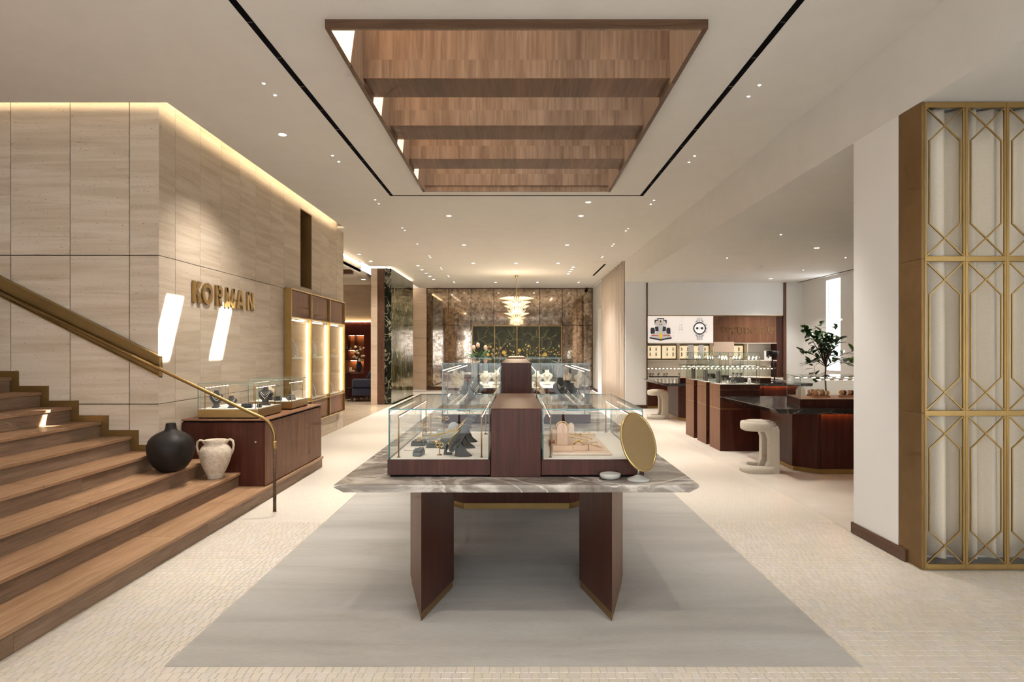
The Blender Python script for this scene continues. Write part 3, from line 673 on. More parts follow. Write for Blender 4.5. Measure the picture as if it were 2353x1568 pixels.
# vases
prof = [(.095, 0), (.118, .015), (.155, .05), (.188, .10), (.211, .16), (.221, .215), (.219, .265), (.203, .315), (.172, .355), (.13, .383), (.088, .400), (.062, .412), (.052, .435), (.047, .478), (.044, .484), (.039, .482), (.04, .44), (.06, .41)]
tag(MB().lathe(prof, 40).build('vase', 'vase_black', None, (-3.50, 6.39, RISE*3)), 'big round matt black vase with a short narrow neck on the stairs', 'vase')
pot = thing('handled_jar', 'cream rough clay jar with two loop handles standing on the second step', 'jar', (-3.245, 6.80, RISE*2), .25)
prof = [(.078, 0), (.082, .015), (.078, .03), (.105, .08), (.135, .15), (.158, .225), (.165, .27), (.158, .305), (.13, .345), (.108, .362), (.103, .385), (.112, .412), (.106, .414), (.096, .39), (.10, .36), (.12, .33)]
MB().lathe(prof, 36).build('body', 'clay_white', pot)
for s in (-1, 1):
    pp = [(s*.105, 0, .372), (s*.125, 0, .405), (s*.15, 0, .412), (s*.174, 0, .395), (s*.183, 0, .35), (s*.176, 0, .30), (s*.160, 0, .255)]
    MB().tube(pp, [.014, .013, .013, .013, .012, .012, .012], 8).build('handle', 'clay_white', pot)

# letters on the stone wall
sg = thing('wall_sign', 'raised bronze letters spelling KORMAN on the stone wall', 'sign', (XL, 7.2, 2.246))
LH, DEP, SW = .255, .022, .058
def letter(ch_, ya, yb):
    w = yb-ya; m = MB(); X0 = .006
    def quad(*p): m.plate([(ya-7.2+a, b) for a, b in p], 'x', X0, X0+DEP)
    s = SW; h = LH
    def stroke(a, b, wd=s):       # slanted stroke with level ends
        (u0, v0), (u1, v1) = a, b; L = math.hypot(u1-u0, v1-v0); q = wd*L/abs(v1-v0)/2 if v1 != v0 else 0
        quad((u0-q, v0), (u0+q, v0), (u1+q, v1), (u1-q, v1))
    if ch_ == 'K':
        quad((0, 0), (s, 0), (s, h), (0, h)); quad((s*.98, h*.36), (w, h), (w-s*1.25, h), (s*.98, h*.62)); quad((w-s*1.2, 0), (w+.006, 0), (s*1.95, h*.66), (s*1.3, h*.48))
    elif ch_ == 'O':
        n = 28; cx, cz = w/2, h/2; ro, ri = (w/2, h/2+.004), (w/2-s*.95, h/2-s*.85); b = len(m.v)
        for x in (X0, X0+DEP):
            for r in (ro, ri):
                for k in range(n): a = 2*math.pi*k/n; m.v.append((x, ya-7.2+cx+r[0]*math.cos(a), cz+r[1]*math.sin(a)))
        for k in range(n):
            j = (k+1) % n; A_, B_, C_, D_ = b, b+n, b+2*n, b+3*n
            for f in ((C_+k, C_+j, D_+j, D_+k), (A_+j, A_+k, B_+k, B_+j), (A_+k, A_+j, C_+j, C_+k), (B_+j, B_+k, D_+k, D_+j)): m.f.append(f); m.m.append(0); m.sm.append(False)
    elif ch_ == 'R':
        quad((0, 0), (s, 0), (s, h), (0, h)); n = 14; cz = h*.70; ro = h*.30; ri = ro-s*.78; cx = w-ro*.95; b0 = []
        outer = [(s*.5, cz+ro), (cx, cz+ro)] + [(cx+ro*.95*math.sin(math.pi*k/n), cz+ro*math.cos(math.pi*k/n)) for k in range(1, n)] + [(cx, cz-ro), (s*.5, cz-ro)]
        inner = [(s*.9, cz+ri), (cx-.01, cz+ri)] + [(cx-.01+ri*.9*math.sin(math.pi*k/n), cz+ri*math.cos(math.pi*k/n)) for k in range(1, n)] + [(cx-.01, cz-ri), (s*.9, cz-ri)]
        for k in range(len(outer)-1): quad(outer[k], outer[k+1], inner[k+1], inner[k])
        stroke((w-s*.55, 0), (w*.50, h*.46))
    elif ch_ == 'M':
        quad((0, 0), (s*.85, 0), (s*.95, h), (.012, h)); quad((w-s*.85, 0), (w, 0), (w-.012, h), (w-s*.95, h)); stroke((w/2, h*.02), (s*.6, h), s*.78); stroke((w/2, h*.02), (w-s*.6, h), s*.78)
    elif ch_ == 'A':
        stroke((s*.5, 0), (w/2-s*.28, h), s*.9); stroke((w-s*.5, 0), (w/2+s*.28, h), s*.9); quad((w*.25, h*.20), (w*.75, h*.20), (w*.68, h*.37), (w*.32, h*.37))
    elif ch_ == 'N':
        quad((0, 0), (s*.9, 0), (s*.9, h), (0, h)); quad((w-s*.9, 0), (w, 0), (w, h), (w-s*.9, h)); stroke((w-s*.6, 0), (s*.6, h), s*.85)
    m.build('letter_' + ch_.lower(), 'brass', sg)
for c, a, b in (('K', 7.333, 7.535), ('O', 7.552, 7.81), ('R', 7.889, 8.07), ('M', 8.157, 8.42), ('A', 8.47, 8.715), ('N', 8.807, 9.017)): letter(c, a, b)

# ------------------------------------------------------------------ glass cases
def pane(x0, x1, y0, y1, z0, z1, parent, edge='glass_edge', name='glass_pane'):
    m = MB().box(x0, x1, y0, y1, z0, z1); d = (x1-x0, y1-y0, z1-z0); t = d.index(min(d))
    big = {0: (3, 5), 1: (2, 4), 2: (0, 1)}[t]; m.m = [0 if i in big else 1 for i in range(6)]
    return m.build(name, ['glass', edge], parent)
def vitrine(label, x0, x1, y0, y1, z0, zp, zt, plinth='mahogany', edge='glass_edge', posts=True, front_over=.006, led='led_white', deck='deck_cream', group=None, loc=None, name='glass_vitrine', t=.008):
    """a glass box on a low plinth; x, y are world limits, the thing stands at the plinth's centre"""
    cx, cy_ = (x0+x1)/2, (y0+y1)/2; v = thing(name, label, 'display case', (cx, cy_, z0), 0, group)
    a, b, c, d = x0-cx, x1-cx, y0-cy_, y1-cy_; hp = zp-z0; ht = zt-z0
    MB().cbox(a-front_over, b+front_over, c-front_over, d+front_over, .012, hp, .003).build('plinth', plinth, v)
    MB().box(a+.01, b-.01, c+.01, d-.01, 0, .012).build('shadow_base', 'black_gap', v)
    MB().box(a+t+.002, b-t-.002, c+t+.002, d-t-.002, hp, hp+.004).build('deck', deck, v)
    pane(a, b, c, c+t, hp, ht-t, v, edge); pane(a, b, d-t, d, hp, ht-t, v, edge)
    pane(a, a+t, c+t, d-t, hp, ht-t, v, edge); pane(b-t, b, c+t, d-t, hp, ht-t, v, edge); pane(a, b, c, d, ht-t, ht, v, edge)
    if posts:
        hz = hp + (ht-hp)*(.84)
        for s, X in ((-1, a+.055), (1, b-.055)):
            for yy_ in (c+.06, d-.06):
                MB().tube([(X, yy_, hp+.004), (X, yy_, hz)], .0045, 8).tube([(X, yy_, hp+.004), (X, yy_, hp+.008)], .012, 10).build('light_post', 'brass_dark', v)
            MB().tube([(X, c+.05, hz), (X, d-.05, hz)], .006, 8).build('light_bar', 'brass_dark', v)
            n = max(6, int((d-c)/.09)); m = MB()
            for k in range(n):
                yk = c+.09+(d-c-.18)*k/(n-1); m.box(X-.004, X+.004, yk-.02, yk+.02, hz-.009, hz-.005)
            m.build('led_strip', led, v)
    return v
TT = .87
# long marble tables
def marble_table(label, x, y0, y1, legs):
    t = thing('marble_table', label, 'table', (0, (y0+y1)/2, 0)); c = (y0+y1)/2
    a, b = y0-c, y1-c; h = .048; u = .055
    top = [(-x, a), (x, a), (x, b), (-x, b)]; bot = [(-x+u, a+.012), (x-u, a+.012), (x-u, b-.012), (-x+u, b-.012)]
    mid = [(-x, a), (x, a), (x, b), (-x, b)]
    MB().frustum(bot, TT-h, mid, TT-.016).frustum(mid, TT-.016, top, TT).build('stone_top', 'marble_grey', t)
    zb = TT-h
    if legs:
        for s in (-1, 1):
            poly = [(s*.594, 3.931-c), (s*.448, 4.506-c), (s*.62, 5.2-c), (s*.772, 4.59-c)]
            if s < 0: poly = poly[::-1]
            ctr = (sum(p[0] for p in poly)/4, sum(p[1] for p in poly)/4)
            inset = [(ctr[0]+(p[0]-ctr[0])*.95, ctr[1]+(p[1]-ctr[1])*.985) for p in poly]
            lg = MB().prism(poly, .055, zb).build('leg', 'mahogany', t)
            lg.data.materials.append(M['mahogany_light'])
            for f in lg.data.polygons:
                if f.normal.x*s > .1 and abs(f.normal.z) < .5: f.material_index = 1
            MB().prism(inset, .001, .055).build('leg_base', 'bronze_side', t)
    p0 = 6.707-c if legs else a+.45; q = b-.45
    oc = [(-.567, p0), (.567, p0), (.9, p0+.333), (.9, q-.333), (.567, q), (-.567, q), (-.9, q-.333), (-.9, p0+.333)]
    MB().prism(oc, .062, zb).build('pedestal', 'mahogany', t); MB().prism([(px*.985, py*.995) for px, py in oc], .001, .062).build('brass_kick', 'brass', t)
    return t
marble_table('long grey veined marble table on wedge shaped wooden legs in the middle of the rug', 1.117, 3.857, 10.3, True)
marble_table('second marble display table further back before the mirrored wall', 1.117, 11.45, 14.6, False)
def divider(label, y0, y1, z1):
    o = thing('divider_column', label, 'divider', (-.004, (y0+y1)/2, TT)); d = (y1-y0)/2
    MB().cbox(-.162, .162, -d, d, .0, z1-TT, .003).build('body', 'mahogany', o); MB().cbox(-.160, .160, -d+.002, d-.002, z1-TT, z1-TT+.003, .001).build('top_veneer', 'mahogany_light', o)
ZV1, ZV2 = 1.313, 1.547
divider('wooden block between the two glass cases at the front of the marble table', 4.09, 5.50, ZV1)
divider('taller wooden block between the two tall glass cases behind the front pair', 7.035, 10.0, ZV2)
divider('furthest wooden block between glass cases close to the green panel', 11.8, 14.2, ZV2)
vitrine('low glass case holding grey velvet busts at the front of the marble table', -.832, -.176, 4.10, 5.48, TT, .983, ZV1)
vitrine('low glass case holding blush jewellery stands beside the oval mirror', .168, .822, 4.10, 5.48, TT, .983, ZV1)
vitrine('tall glass case left of the second wooden block with gold chains', -.832, -.176, 7.045, 9.98, TT, .972, ZV2)
vitrine('tall glass case right of the second wooden block with curved blush stands', .168, .822, 7.045, 9.98, TT, .972, ZV2)
vitrine('far glass case left of the rearmost wooden block', -.85, -.176, 11.81, 14.18, TT, .972, ZV2)
vitrine('far glass case right of the rearmost wooden block', .168, .85, 11.81, 14.18, TT, .972, ZV2)

# ------------------------------------------------------------------ jewellery props
def chain(mb, pts, r, mi=0, links=True):
    mb.tube(pts, r, 5, mi)
def bust(label, loc, rz, h=.21, mt='velvet_grey', neck='gold', lean=.35, wide=1.0, pend=True, group=None, strands=1):
    o = thing('necklace_bust', label, 'jewelry bust', loc, rz, group); k = h/.21; L = lean
    secs = []
    for z, w, d in ((0, .058, .045), (.008, .058, .045), (.025, .036, .030), (.05, .034, .026), (.085, .062, .028), (.12, .082, .030), (.145, .078, .030), (.16, .058, .028), (.172, .034, .027), (.195, .029, .026), (.21, .032, .028)):
        secs.append(((0, L*(z if z > .03 else 0)*k*.6, z*k), (w*k*wide, 0, 0), (0, d*k, -L*.2*d*k)))
    MB().loft(secs, 16).build('body', mt, o)
    m = MB()
    for q in range(strands):
        pts = []
        for i in range(15):
            a = -1.15+2.3*i/14; zz = (.168-.055*math.cos(a)**2*(1+.25*q) - .012*q)*k
            pts.append((.05*k*wide*math.sin(a)*(1+.1*q), L*zz*.6-(.031+.004*math.cos(a))*k, zz))
        m.tube(pts, .0028*k, 5)
    if pend: m.ball((0, L*.09*k*.6-.036*k, (.168-.055*(1+.25*(strands-1))-.012*(strands-1)-.012)*k), .008*k, 8)
    m.build('necklace', neck, o)
    return o
def ring_box(label, loc, rz, w, d, h, mt, gems=3, gm='gold', lid=False, group=None, name='jewelry_box'):
    o = thing(name, label, 'jewelry box', loc, rz, group)
    MB().cbox(-w/2, w/2, -d/2, d/2, 0, h*.62, .003).build('box', mt, o); MB().cbox(-w/2+.004, w/2-.004, -d/2+.004, d/2-.004, h*.64, h, .003).build('pad', mt, o)
    r = random.Random(label); 
    for i in range(gems):
        m = MB(); x, y = r.uniform(-w*.3, w*.3), r.uniform(-d*.3, d*.3); m.ring((x, y, h+.004), .008, .0022, 'z', 10, 5); m.ball((x+.008, y, h+.006), .0035, 6); m.build('jewel', gm, o)
    return o
def ear_stand(label, loc, h, w=.05, mt='brass_bright', group=None, base='brass_dark'):
    o = thing('earring_stand', label, 'jewelry stand', loc, 0, group)
    MB().lathe([(.017, 0), (.017, .003), (.004, .006), (.0032, h)], 10).build('stem', base, o); MB().tube([(-w/2, 0, h), (w/2, 0, h)], .0028, 6).build('arm', base, o)
    for s in (-1, 1): MB().ring((s*w*.42, 0, h-.016), .013, .0022, 'y', 14, 5).ball((s*w*.42, 0, h-.032), .0045, 6).build('earring', 'gold', o)
    return o
def arch_stand(label, loc, rz, w, d, h, mt='blush', base=True, jewel='gold', group=None):
    o = thing('arch_stand', label, 'jewelry stand', loc, rz, group); z0 = 0
    if base: MB().cbox(-w*.98, w*.98, -d*1.1, d*1.1, 0, .038, .003).build('foot_block', mt, o); z0 = .038
    n = 12; poly = [(-w/2, z0), (w/2, z0), (w/2, h-w/2)] + [(w/2*math.cos(math.pi*k/n), h-w/2+w/2*math.sin(math.pi*k/n)) for k in range(1, n)] + [(-w/2, h-w/2)]
    MB().plate_xz(poly, -d/2, d/2).build('arch', mt, o)
    if jewel:
        m = MB(); R_ = w/2+.006
        for k in range(13):
            a = -.15+ (math.pi+.3)*k/12; m.ball((R_*math.cos(a), 0, h-w/2+R_*math.sin(a)), .0065, 6)
        m.build('bracelet', jewel, o)
    return o
def ramp_stand(label, loc, rz, L, w, h, mt='blush', strands=3, jewel='gold', group=None):
    o = thing('ramp_stand', label, 'jewelry stand', loc, rz, group)
    MB().plate_xz([(-L/2, 0), (L/2, 0), (L/2, .012), (-L/2, h)], -w/2, w/2).build('wedge', mt, o)
    for i in range(strands):
        yk = -w/2+w*(i+.5)/strands; m = MB(); n = max(8, int(L/.012))
        for k in range(n):
            u = (k+.8)/(n+1); m.ball((-L/2+L*u, yk, h+(.012-h)*u+.004), .0045, 5)
        m.build('chain', jewel, o)
    return o
def bangle_box(label, loc, rz, w=.10, mt='blush', group=None):
    o = thing('bangle_box', label, 'jewelry box', loc, rz, group); t = .006
    m = MB().cbox(-w/2, w/2, -w*.4, w*.4, 0, .008, .002).box(-w/2, w/2, -w*.4, -w*.4+t, .008, .04).box(-w/2, w/2, w*.4-t, w*.4, .008, .04).box(-w/2, -w/2+t, -w*.4+t, w*.4-t, .008, .04).box(w/2-t, w/2, -w*.4+t, w*.4-t, .008, .04)
    m.build('open_box', mt, o); n = 10; poly = [(-.03, .008), (.03, .008)] + [(.03*math.cos(math.pi*k/n), .03+.03*math.sin(math.pi*k/n)) for k in range(n+1)]
    MB().plate_xz(poly, -.016, .016).build('cushion', mt, o)
    m = MB()
    for k in range(15): a = math.pi*k/14; m.ball((.035*math.cos(a), 0, .03+.035*math.sin(a)), .006, 6)
    m.build('bangle', 'gold', o)
def curve_form(label, loc, rz, h=.26, w=.09, mt='blush_light', group=None, jewel='pearl'):
    """tall strip curving over like a bent neck, necklace lying on it"""
    o = thing('curved_necklace_form', label, 'jewelry stand', loc, rz, group); n = 10; a_ = []; b_ = []
    for k in range(n+1):
        a = math.pi*.52*k/n; a_.append((h*.62*math.sin(a)-.0, h*math.cos(a*.985))); b_.append(((h*.62-.02)*math.sin(a), (h-.02)*math.cos(a*.985)))
    pts = a_+b_[::-1]; pts = [(x-h*.3, max(z, 0)) for x, z in pts]
    m = MB()
    for k in range(n): 
        q = [pts[k], pts[k+1], pts[2*n-k], pts[2*n+1-k]]; m.plate_xz(q, -w/2, w/2)
    m.build('form', mt, o); m = MB()
    for s in (-1, 1): m.tube([(x-h*.3+.003, s*w*.3*(1-.8*(k/n)**2), max(z, 0)+.004) for k, (x, z) in enumerate(a_[1:-1])], .003, 5)
    m.build('necklace', jewel, o)
def pillow(label, loc, rz, mt, jewel='gold', s=1.0, group=None):
    o = thing('bracelet_pillow', label, 'jewelry stand', loc, rz, group)
    MB().loft([((0, 0, .012*s), (.02*s, 0, 0), (0, .02*s, 0)), ((0, 0, .025*s), (.04*s, 0, 0), (0, .03*s, 0)), ((0, 0, .055*s), (.045*s, 0, 0), (0, .033*s, 0)), ((0, 0, .085*s), (.036*s, 0, 0), (0, .028*s, 0)), ((0, 0, .10*s), (.015*s, 0, 0), (0, .012*s, 0))], 14).lathe([(.03*s, 0), (.03*s, .014*s)], 12).build('cushion', mt, o)
    m = MB()
    for k in range(22): a = 2*math.pi*k/22; m.ball((.048*s*math.cos(a), .036*s*math.sin(a), .055*s+.012*s*math.cos(a)), .006*s, 6)
    m.build('bracelet', jewel, o)
D1, D2 = .988, .978
# front left case
gp = G(958, 1049, D1); ring_box('small dark grey ring box nearest the front glass of the left case', (gp.x+.005, gp.y+.05, D1), -.1, .056, .12, .045, 'velvet_blue_grey', 2, 'silver')
gp = G(940, 1036, D1); o = thing('price_card', 'small tan edged white card beside the ring box', 'card', (gp.x, gp.y+.03, D1), -.1); MB().cbox(-.035, .035, -.025, .025, 0, .004, .001).build('board', 'caramel', o); MB().box(-.034, .034, -.024, .024, .004, .0048).build('face', 'white_card', o)
gp = G(957, 1026, D1); ring_box('grey tray of gold earrings at the left of the front case', (gp.x+.01, gp.y+.06, D1), -.06, .10, .11, .036, 'velvet_blue_grey', 5)
gp = G(994, 1030, D1); ring_box('grey tray of gold rings in the middle of the front case', (gp.x, gp.y+.06, D1), -.03, .095, .11, .032, 'velvet_blue_grey', 5)
gp = G(1030, 1033, D1); ring_box('tall grey velvet block behind the small open bracket stand', (gp.x-.025, gp.y+.055, D1), 0, .08, .08, .068, 'velvet_blue_grey', 0)
gp = G(1010, 1046, D1); ear_stand('short earring stand with a round foot in the front left case', (gp.x, gp.y, D1), .085, .03)
gp = G(1029, 1045, D1); o = thing('bracket_stand', 'small open triangular velvet bracket beside the leaning busts', 'jewelry stand', (gp.x, gp.y+.01, D1)); MB().plate_xz([(-.028, 0), (.028, 0), (.028, .012), (-.01, .012), (.018, .098), (.006, .098), (-.022, .04)], -.02, .02).build('bracket', 'velvet_grey', o); MB().tube([(.006, -.021, .09), (.016, -.023, .07), (.01, -.023, .05)], .002, 5).build('chain', 'silver', o)
def lean_bust(label, loc, k=1.0):
    """velvet torso leaning over its foot, seen from the side"""
    o = thing('leaning_bust', label, 'jewelry bust', loc); d = Vector((.56, 0, .83)); n = Vector((-.83, 0, .56)); p0 = Vector((-.058, 0, .04)); S_ = []
    for q, w, th in ((-.012, .012, .012), (0, .035, .022), (.03, .062, .032), (.07, .085, .037), (.105, .098, .037), (.128, .096, .034), (.146, .072, .032), (.158, .042, .031), (.175, .034, .031), (.205, .034, .033), (.21, .030, .029)):
        c = p0+d*q+n*(.010*math.sin(max(q, 0)*14)); a = d if q < .15 else Vector((.25, 0, .97)); nn = Vector((-a.z, 0, a.x))
        S_.append((c*k, (0, w*k, 0), nn*(th*k)))
    b = MB().loft(S_, 18); b.loft([((.028*k, 0, 0), (.062*k, 0, 0), (0, .048*k, 0)), ((.028*k, 0, .008*k), (.060*k, 0, 0), (0, .046*k, 0)), ((.012*k, 0, .035*k), (.042*k, 0, 0), (0, .036*k, 0)), ((.0, 0, .07*k), (.036*k, 0, 0), (0, .034*k, 0)), ((.005*k, 0, .10*k), (.02*k, 0, 0), (0, .03*k, 0))], 16)
    b.build('body', 'velvet_grey', o)
    m = MB()
    for sgn in (-1, 1): m.tube([(p0+d*q+n*off)*k+Vector((0, sgn*y*k, 0)) for q, off, y in ((.165, .026, .028), (.14, .036, .05), (.10, .044, .05), (.06, .044, .03), (.035, .040, .006))], .004*k, 6)
    m.ball((p0+d*.028+n*.04)*k, .009*k, 8); m.build('necklace', 'gold', o)
for k, (a, b, t_) in enumerate(((1062, 1049, 'front of the three'), (1070, 1031, 'middle of the three'), (1076, 1018, 'rear of the three'))):
    gp = G(a, b, D1); lean_bust('dark grey leaning velvet bust with a gold necklace, ' + t_, (gp.x-.02, gp.y+.02+.02*k, D1), .95)
gp = G(1040, 992, D1); ramp_stand('long pale grey ramp with gold bracelets in the front left case', (gp.x-.02, 5.0, D1), math.pi, .26, .13, .07, 'velvet_pale', 3)
gp = G(1028, 990, D1); pillow('pale grey cushion wrapped with a thick gold bracelet', (-.52, 5.20, D1), .4, 'velvet_pale', s=1.1)
for k, (x, y, h, t_) in enumerate(((-.74, 4.98, .13, 'near the outer glass'), (-.60, 5.20, .16, 'behind the earring tray'), (-.72, 5.30, .17, 'in the outer rear corner'), (-.40, 5.34, .20, 'before the rear glass'), (-.26, 5.30, .21, 'beside the wooden block'))):
    ear_stand('thin stand with gold drop earrings ' + t_ + ' of the left case', (x, y, D1), h, .06)
for k, (x, y, t_) in enumerate(((-.70, 5.08, 'by the outer glass'), (-.55, 4.80, 'below the gold cushion'), (-.62, 5.36, 'at the rear'), (-.72, 4.86, 'beside the brass post'))):
    ring_box('pale grey velvet tray ' + t_ + ' of the left case', (x, y, D1), 0, .11, .09, .03, 'velvet_pale', 3)
# front right case
o = thing('display_board', 'low blush board under the jewellery in the right front case', 'display board', (.44, 4.60, D1)); MB().cbox(-.20, .20, -.36, .36, 0, .014, .003).build('board', 'blush_light', o)
DB = D1+.014
arch_stand('tall blush arch stand with a gold choker near the wooden block', (.315, 4.37, DB), .0, .072, .05, .19)
bangle_box('open blush box with a gold bangle on its cushion', (.43, 4.36, DB), -.1, .095)
ramp_stand('small blush wedge with fine gold chains at the board edge', (.55, 4.36, DB), 0, .105, .06, .042, strands=1)
ring_box('blush block with gold earrings beside the wedge', (.55, 4.56, DB), -.1, .075, .07, .045, 'blush_light', 2)
ramp_stand('long blush ramp with bracelets behind the arch stand', (.44, 4.66, DB), 0, .26, .08, .06, 'blush_light', 1)
ramp_stand('second long blush ramp near the middle of the right case', (.42, 4.83, DB), 0, .30, .08, .075, 'blush_light', 1)
arch_stand('slim blush post with a pearl ring in the right case', (.43, 4.98, D1), 0, .045, .045, .13, 'blush_light', False, None)
ramp_stand('rear blush ramp holding two brooches', (.40, 5.12, D1), 0, .26, .09, .07, 'blush', 2)
ring_box('terracotta ring block tucked behind the blush arch', (.262, 4.64, D1), 0, .05, .05, .04, 'terracotta', 1)
curve_form('large pale curved form against the wooden block in the right case', (.27, 5.25, D1), math.pi, .28, .12, 'blush_light', None, 'pearl')
ring_box('flat blush tray in the rear of the right case', (.58, 5.15, D1), 0, .12, .09, .03, 'blush_light', 2)
ear_stand('thin stand with small earrings on the rear right ramp', (.36, 4.93, D1), .15, .03)
# second pair of cases
for k, (x, y, t_) in enumerate(((-.30, 7.35, 'nearest the front glass'), (-.29, 7.75, 'in the second row'), (-.28, 8.2, 'in the third row'))):
    ramp_stand('steep cream ramp hung with gold chains ' + t_, (x, y, D2), math.pi, .22, .26, .30, 'cream', 5)
for k, (x, y) in enumerate(((-.62, 7.4), (-.66, 8.1), (-.58, 8.8))):
    bust('grey velvet bust with pearl strands in the tall left case, ' + ('front', 'middle', 'rear')[k], (x, y, D2), -.4, .30, 'velvet_blue_grey', 'pearl', .3, 1, True, None, 2)
for k, (x, y) in enumerate(((-.50, 7.35), (-.44, 7.9), (-.50, 8.5))): pillow('white cushion with silver bracelets in the tall left case, ' + ('front', 'middle', 'rear')[k], (x, y, D2), .3, 'white_card', 'silver', 1.3)
for k, (x, y) in enumerate(((.28, 7.4), (.30, 8.0), (.28, 8.7))): curve_form('blush curved form with a gold necklace in the tall right case, ' + ('front', 'middle', 'rear')[k], (x, y, D2), 0, .27+.02*k, .14, 'blush_light', None, 'gold')
for k, (x, y) in enumerate(((.44, 7.4), (.50, 7.42), (.40, 7.9))): arch_stand('small pointed blush stand in the tall right case, ' + ('first', 'second', 'third')[k] + ' from the wooden block', (x, y, D2), .2, .05, .03, .12+.02*k, 'blush', False, None)
for k, (x, y) in enumerate(((.66, 7.45), (.68, 8.15), (.64, 8.9))): bust('dark grey bust with silver strands in the tall right case, ' + ('front', 'middle', 'rear')[k], (x, y, D2), .4, .32, 'velvet_grey', 'silver', .3, 1, True, None, 2)
for k, (x, y) in enumerate(((-.6, 12.2), (-.4, 12.8), (.4, 12.2), (.62, 12.8))): bust('cream bust in the far glass cases, ' + ('left front', 'left rear', 'right front', 'right rear')[k], (x, y, D2), 0, .30, 'cream', 'gold')
# dish and mirror on the table
gp = G(1402, 1101, TT); dsh = thing('trinket_dish', 'small uneven pale stone dish with gold trinkets on the marble table', 'dish', (gp.x, gp.y, TT), .2)
MB().lathe([(.035, 0), (.055, .006), (.067, .02), (.068, .03), (.062, .038), (.054, .036), (.045, .022), (.03, .015), (.002, .013)], 28, sx=1.0, sy=.86).build('bowl', 'ceramic_grey', dsh)
for k in range(5): MB().ring((R.uniform(-.02, .02), R.uniform(-.015, .015), .018), .006, .0018, 'z', 10, 5).build('trinket', 'gold', dsh)
gp = G(1467, 1104, TT); mr = thing('vanity_mirror', 'oval tilting table mirror with a gold rim on a stone foot', 'mirror', (gp.x, gp.y, TT))
MB().lathe([(.070, 0), (.072, .006), (.060, .013), (.035, .024), (.012, .034), (.010, .036)], 28).build('foot', 'ceramic_grey', mr)
MB().tube([(0, 0, .034), (0, .0, .085)], .008, 12).build('stem', 'steel', mr)
mi = bpy.data.objects.new('mirror_head', None); COL.objects.link(mi); mi.parent = mr; mi.location = (0, -.005, .245); mi.rotation_euler = (math.radians(-24), math.radians(9), math.radians(28))
n = 48; a_, b_ = .134, .186; rim = [(a_*math.cos(2*math.pi*k/n), 0, b_*math.sin(2*math.pi*k/n)) for k in range(n)]
MB().tube(rim, .008, 8, closed=True).build('rim', 'brass_bright', mi)
MB().plate_xz([(x*.985, z*.985) for x, _, z in rim], -.006, .006).build('glass', 'mirror_gold', mi)

# ------------------------------------------------------------------ sideboard on the first step, its two cases
sb = thing('sideboard', 'long dark wooden sideboard standing on the first step against the stone wall', 'sideboard', (-3.29, 8.10, RISE))
x0, x1, y0, y1, h = -.475, .475, -1.0, 1.0, .755
MB().cbox(x0, x1-.02, y0, y1, .0, h-.035, .003).build('body', 'mahogany', sb)
MB().cbox(x0, x1+.012, y0-.012, y1+.01, h-.018, h, .004).build('top', 'cabinet_walnut', sb); MB().box(x0+.01, x1-.02, y0+.01, y1-.01, h-.035, h-.018).build('shadow_gap', 'black_gap', sb)
for k in range(4): MB().cbox(x1-.02, x1, y0+.004+k*.499, y0+.499+k*.499, .01, h-.037, .002).build('door', 'cabinet_walnut', sb)
sk = MB().lathe([(.012, 0), (.012, .004)], 12).build('socket', 'steel', sb); sk.location = (x1-.12, y0-.001, .50); sk.rotation_euler = (math.pi/2, 0, 0)
ZS = RISE+h
vitrine('brass based glass case with dark busts at the near end of the sideboard', -3.62, -2.93, 7.16, 7.86, ZS, ZS+.105, ZS+.40, 'brass', 'glass_edge_pale', led='led_white', front_over=.002)
vitrine('brass based glass case at the far end of the sideboard', -3.50, -2.93, 8.22, 8.86, ZS, ZS+.105, ZS+.40, 'brass', 'glass_edge_pale', led='led_white', front_over=.002)
DS = ZS+.11
bust('charcoal bust with a pearl choker, nearest the stair side of the brass case', (-3.49, 7.34, DS), .5, .20, 'velvet_grey', 'pearl', .2, .95, False, None, 2)
bust('small charcoal bust with a pendant, second from the stair side', (-3.30, 7.30, DS), .3, .14, 'velvet_grey', 'pearl', .2, 1.2, True, None, 2)
bust('wide charcoal panel bust with a silver necklace at the rear of the brass case', (-3.05, 7.66, DS), .2, .23, 'velvet_grey', 'silver', .15, 1.0, True, None, 2)
ring_box('black jewellery box with diamonds in the near brass case', (-3.13, 7.33, DS), .2, .12, .08, .05, 'velvet_black', 4, 'silver')
ring_box('low white jewellery tray with a name card in the near brass case', (-3.37, 7.24, DS), 0, .09, .04, .018, 'white_card', 1, 'silver')
ring_box('little grey cuff block in the near brass case', (-3.0, 7.36, DS), .1, .05, .05, .045, 'velvet_grey', 2, 'gold')
for k, (x, y) in enumerate(((-3.30, 8.42), (-3.16, 8.36), (-3.02, 8.46), (-3.10, 8.66))):
    ring_box('black velvet block with silver jewels in the far brass case, ' + ('first', 'second', 'third', 'rear')[k] + ' from the wall', (x, y, DS), .3*k, .10, .08, .045+.01*(k % 2), 'velvet_black', 4, 'silver')
bust('pale bust seen through the far brass case', (-3.38, 8.62, DS), .4, .19, 'blush_light', 'gold', .2)

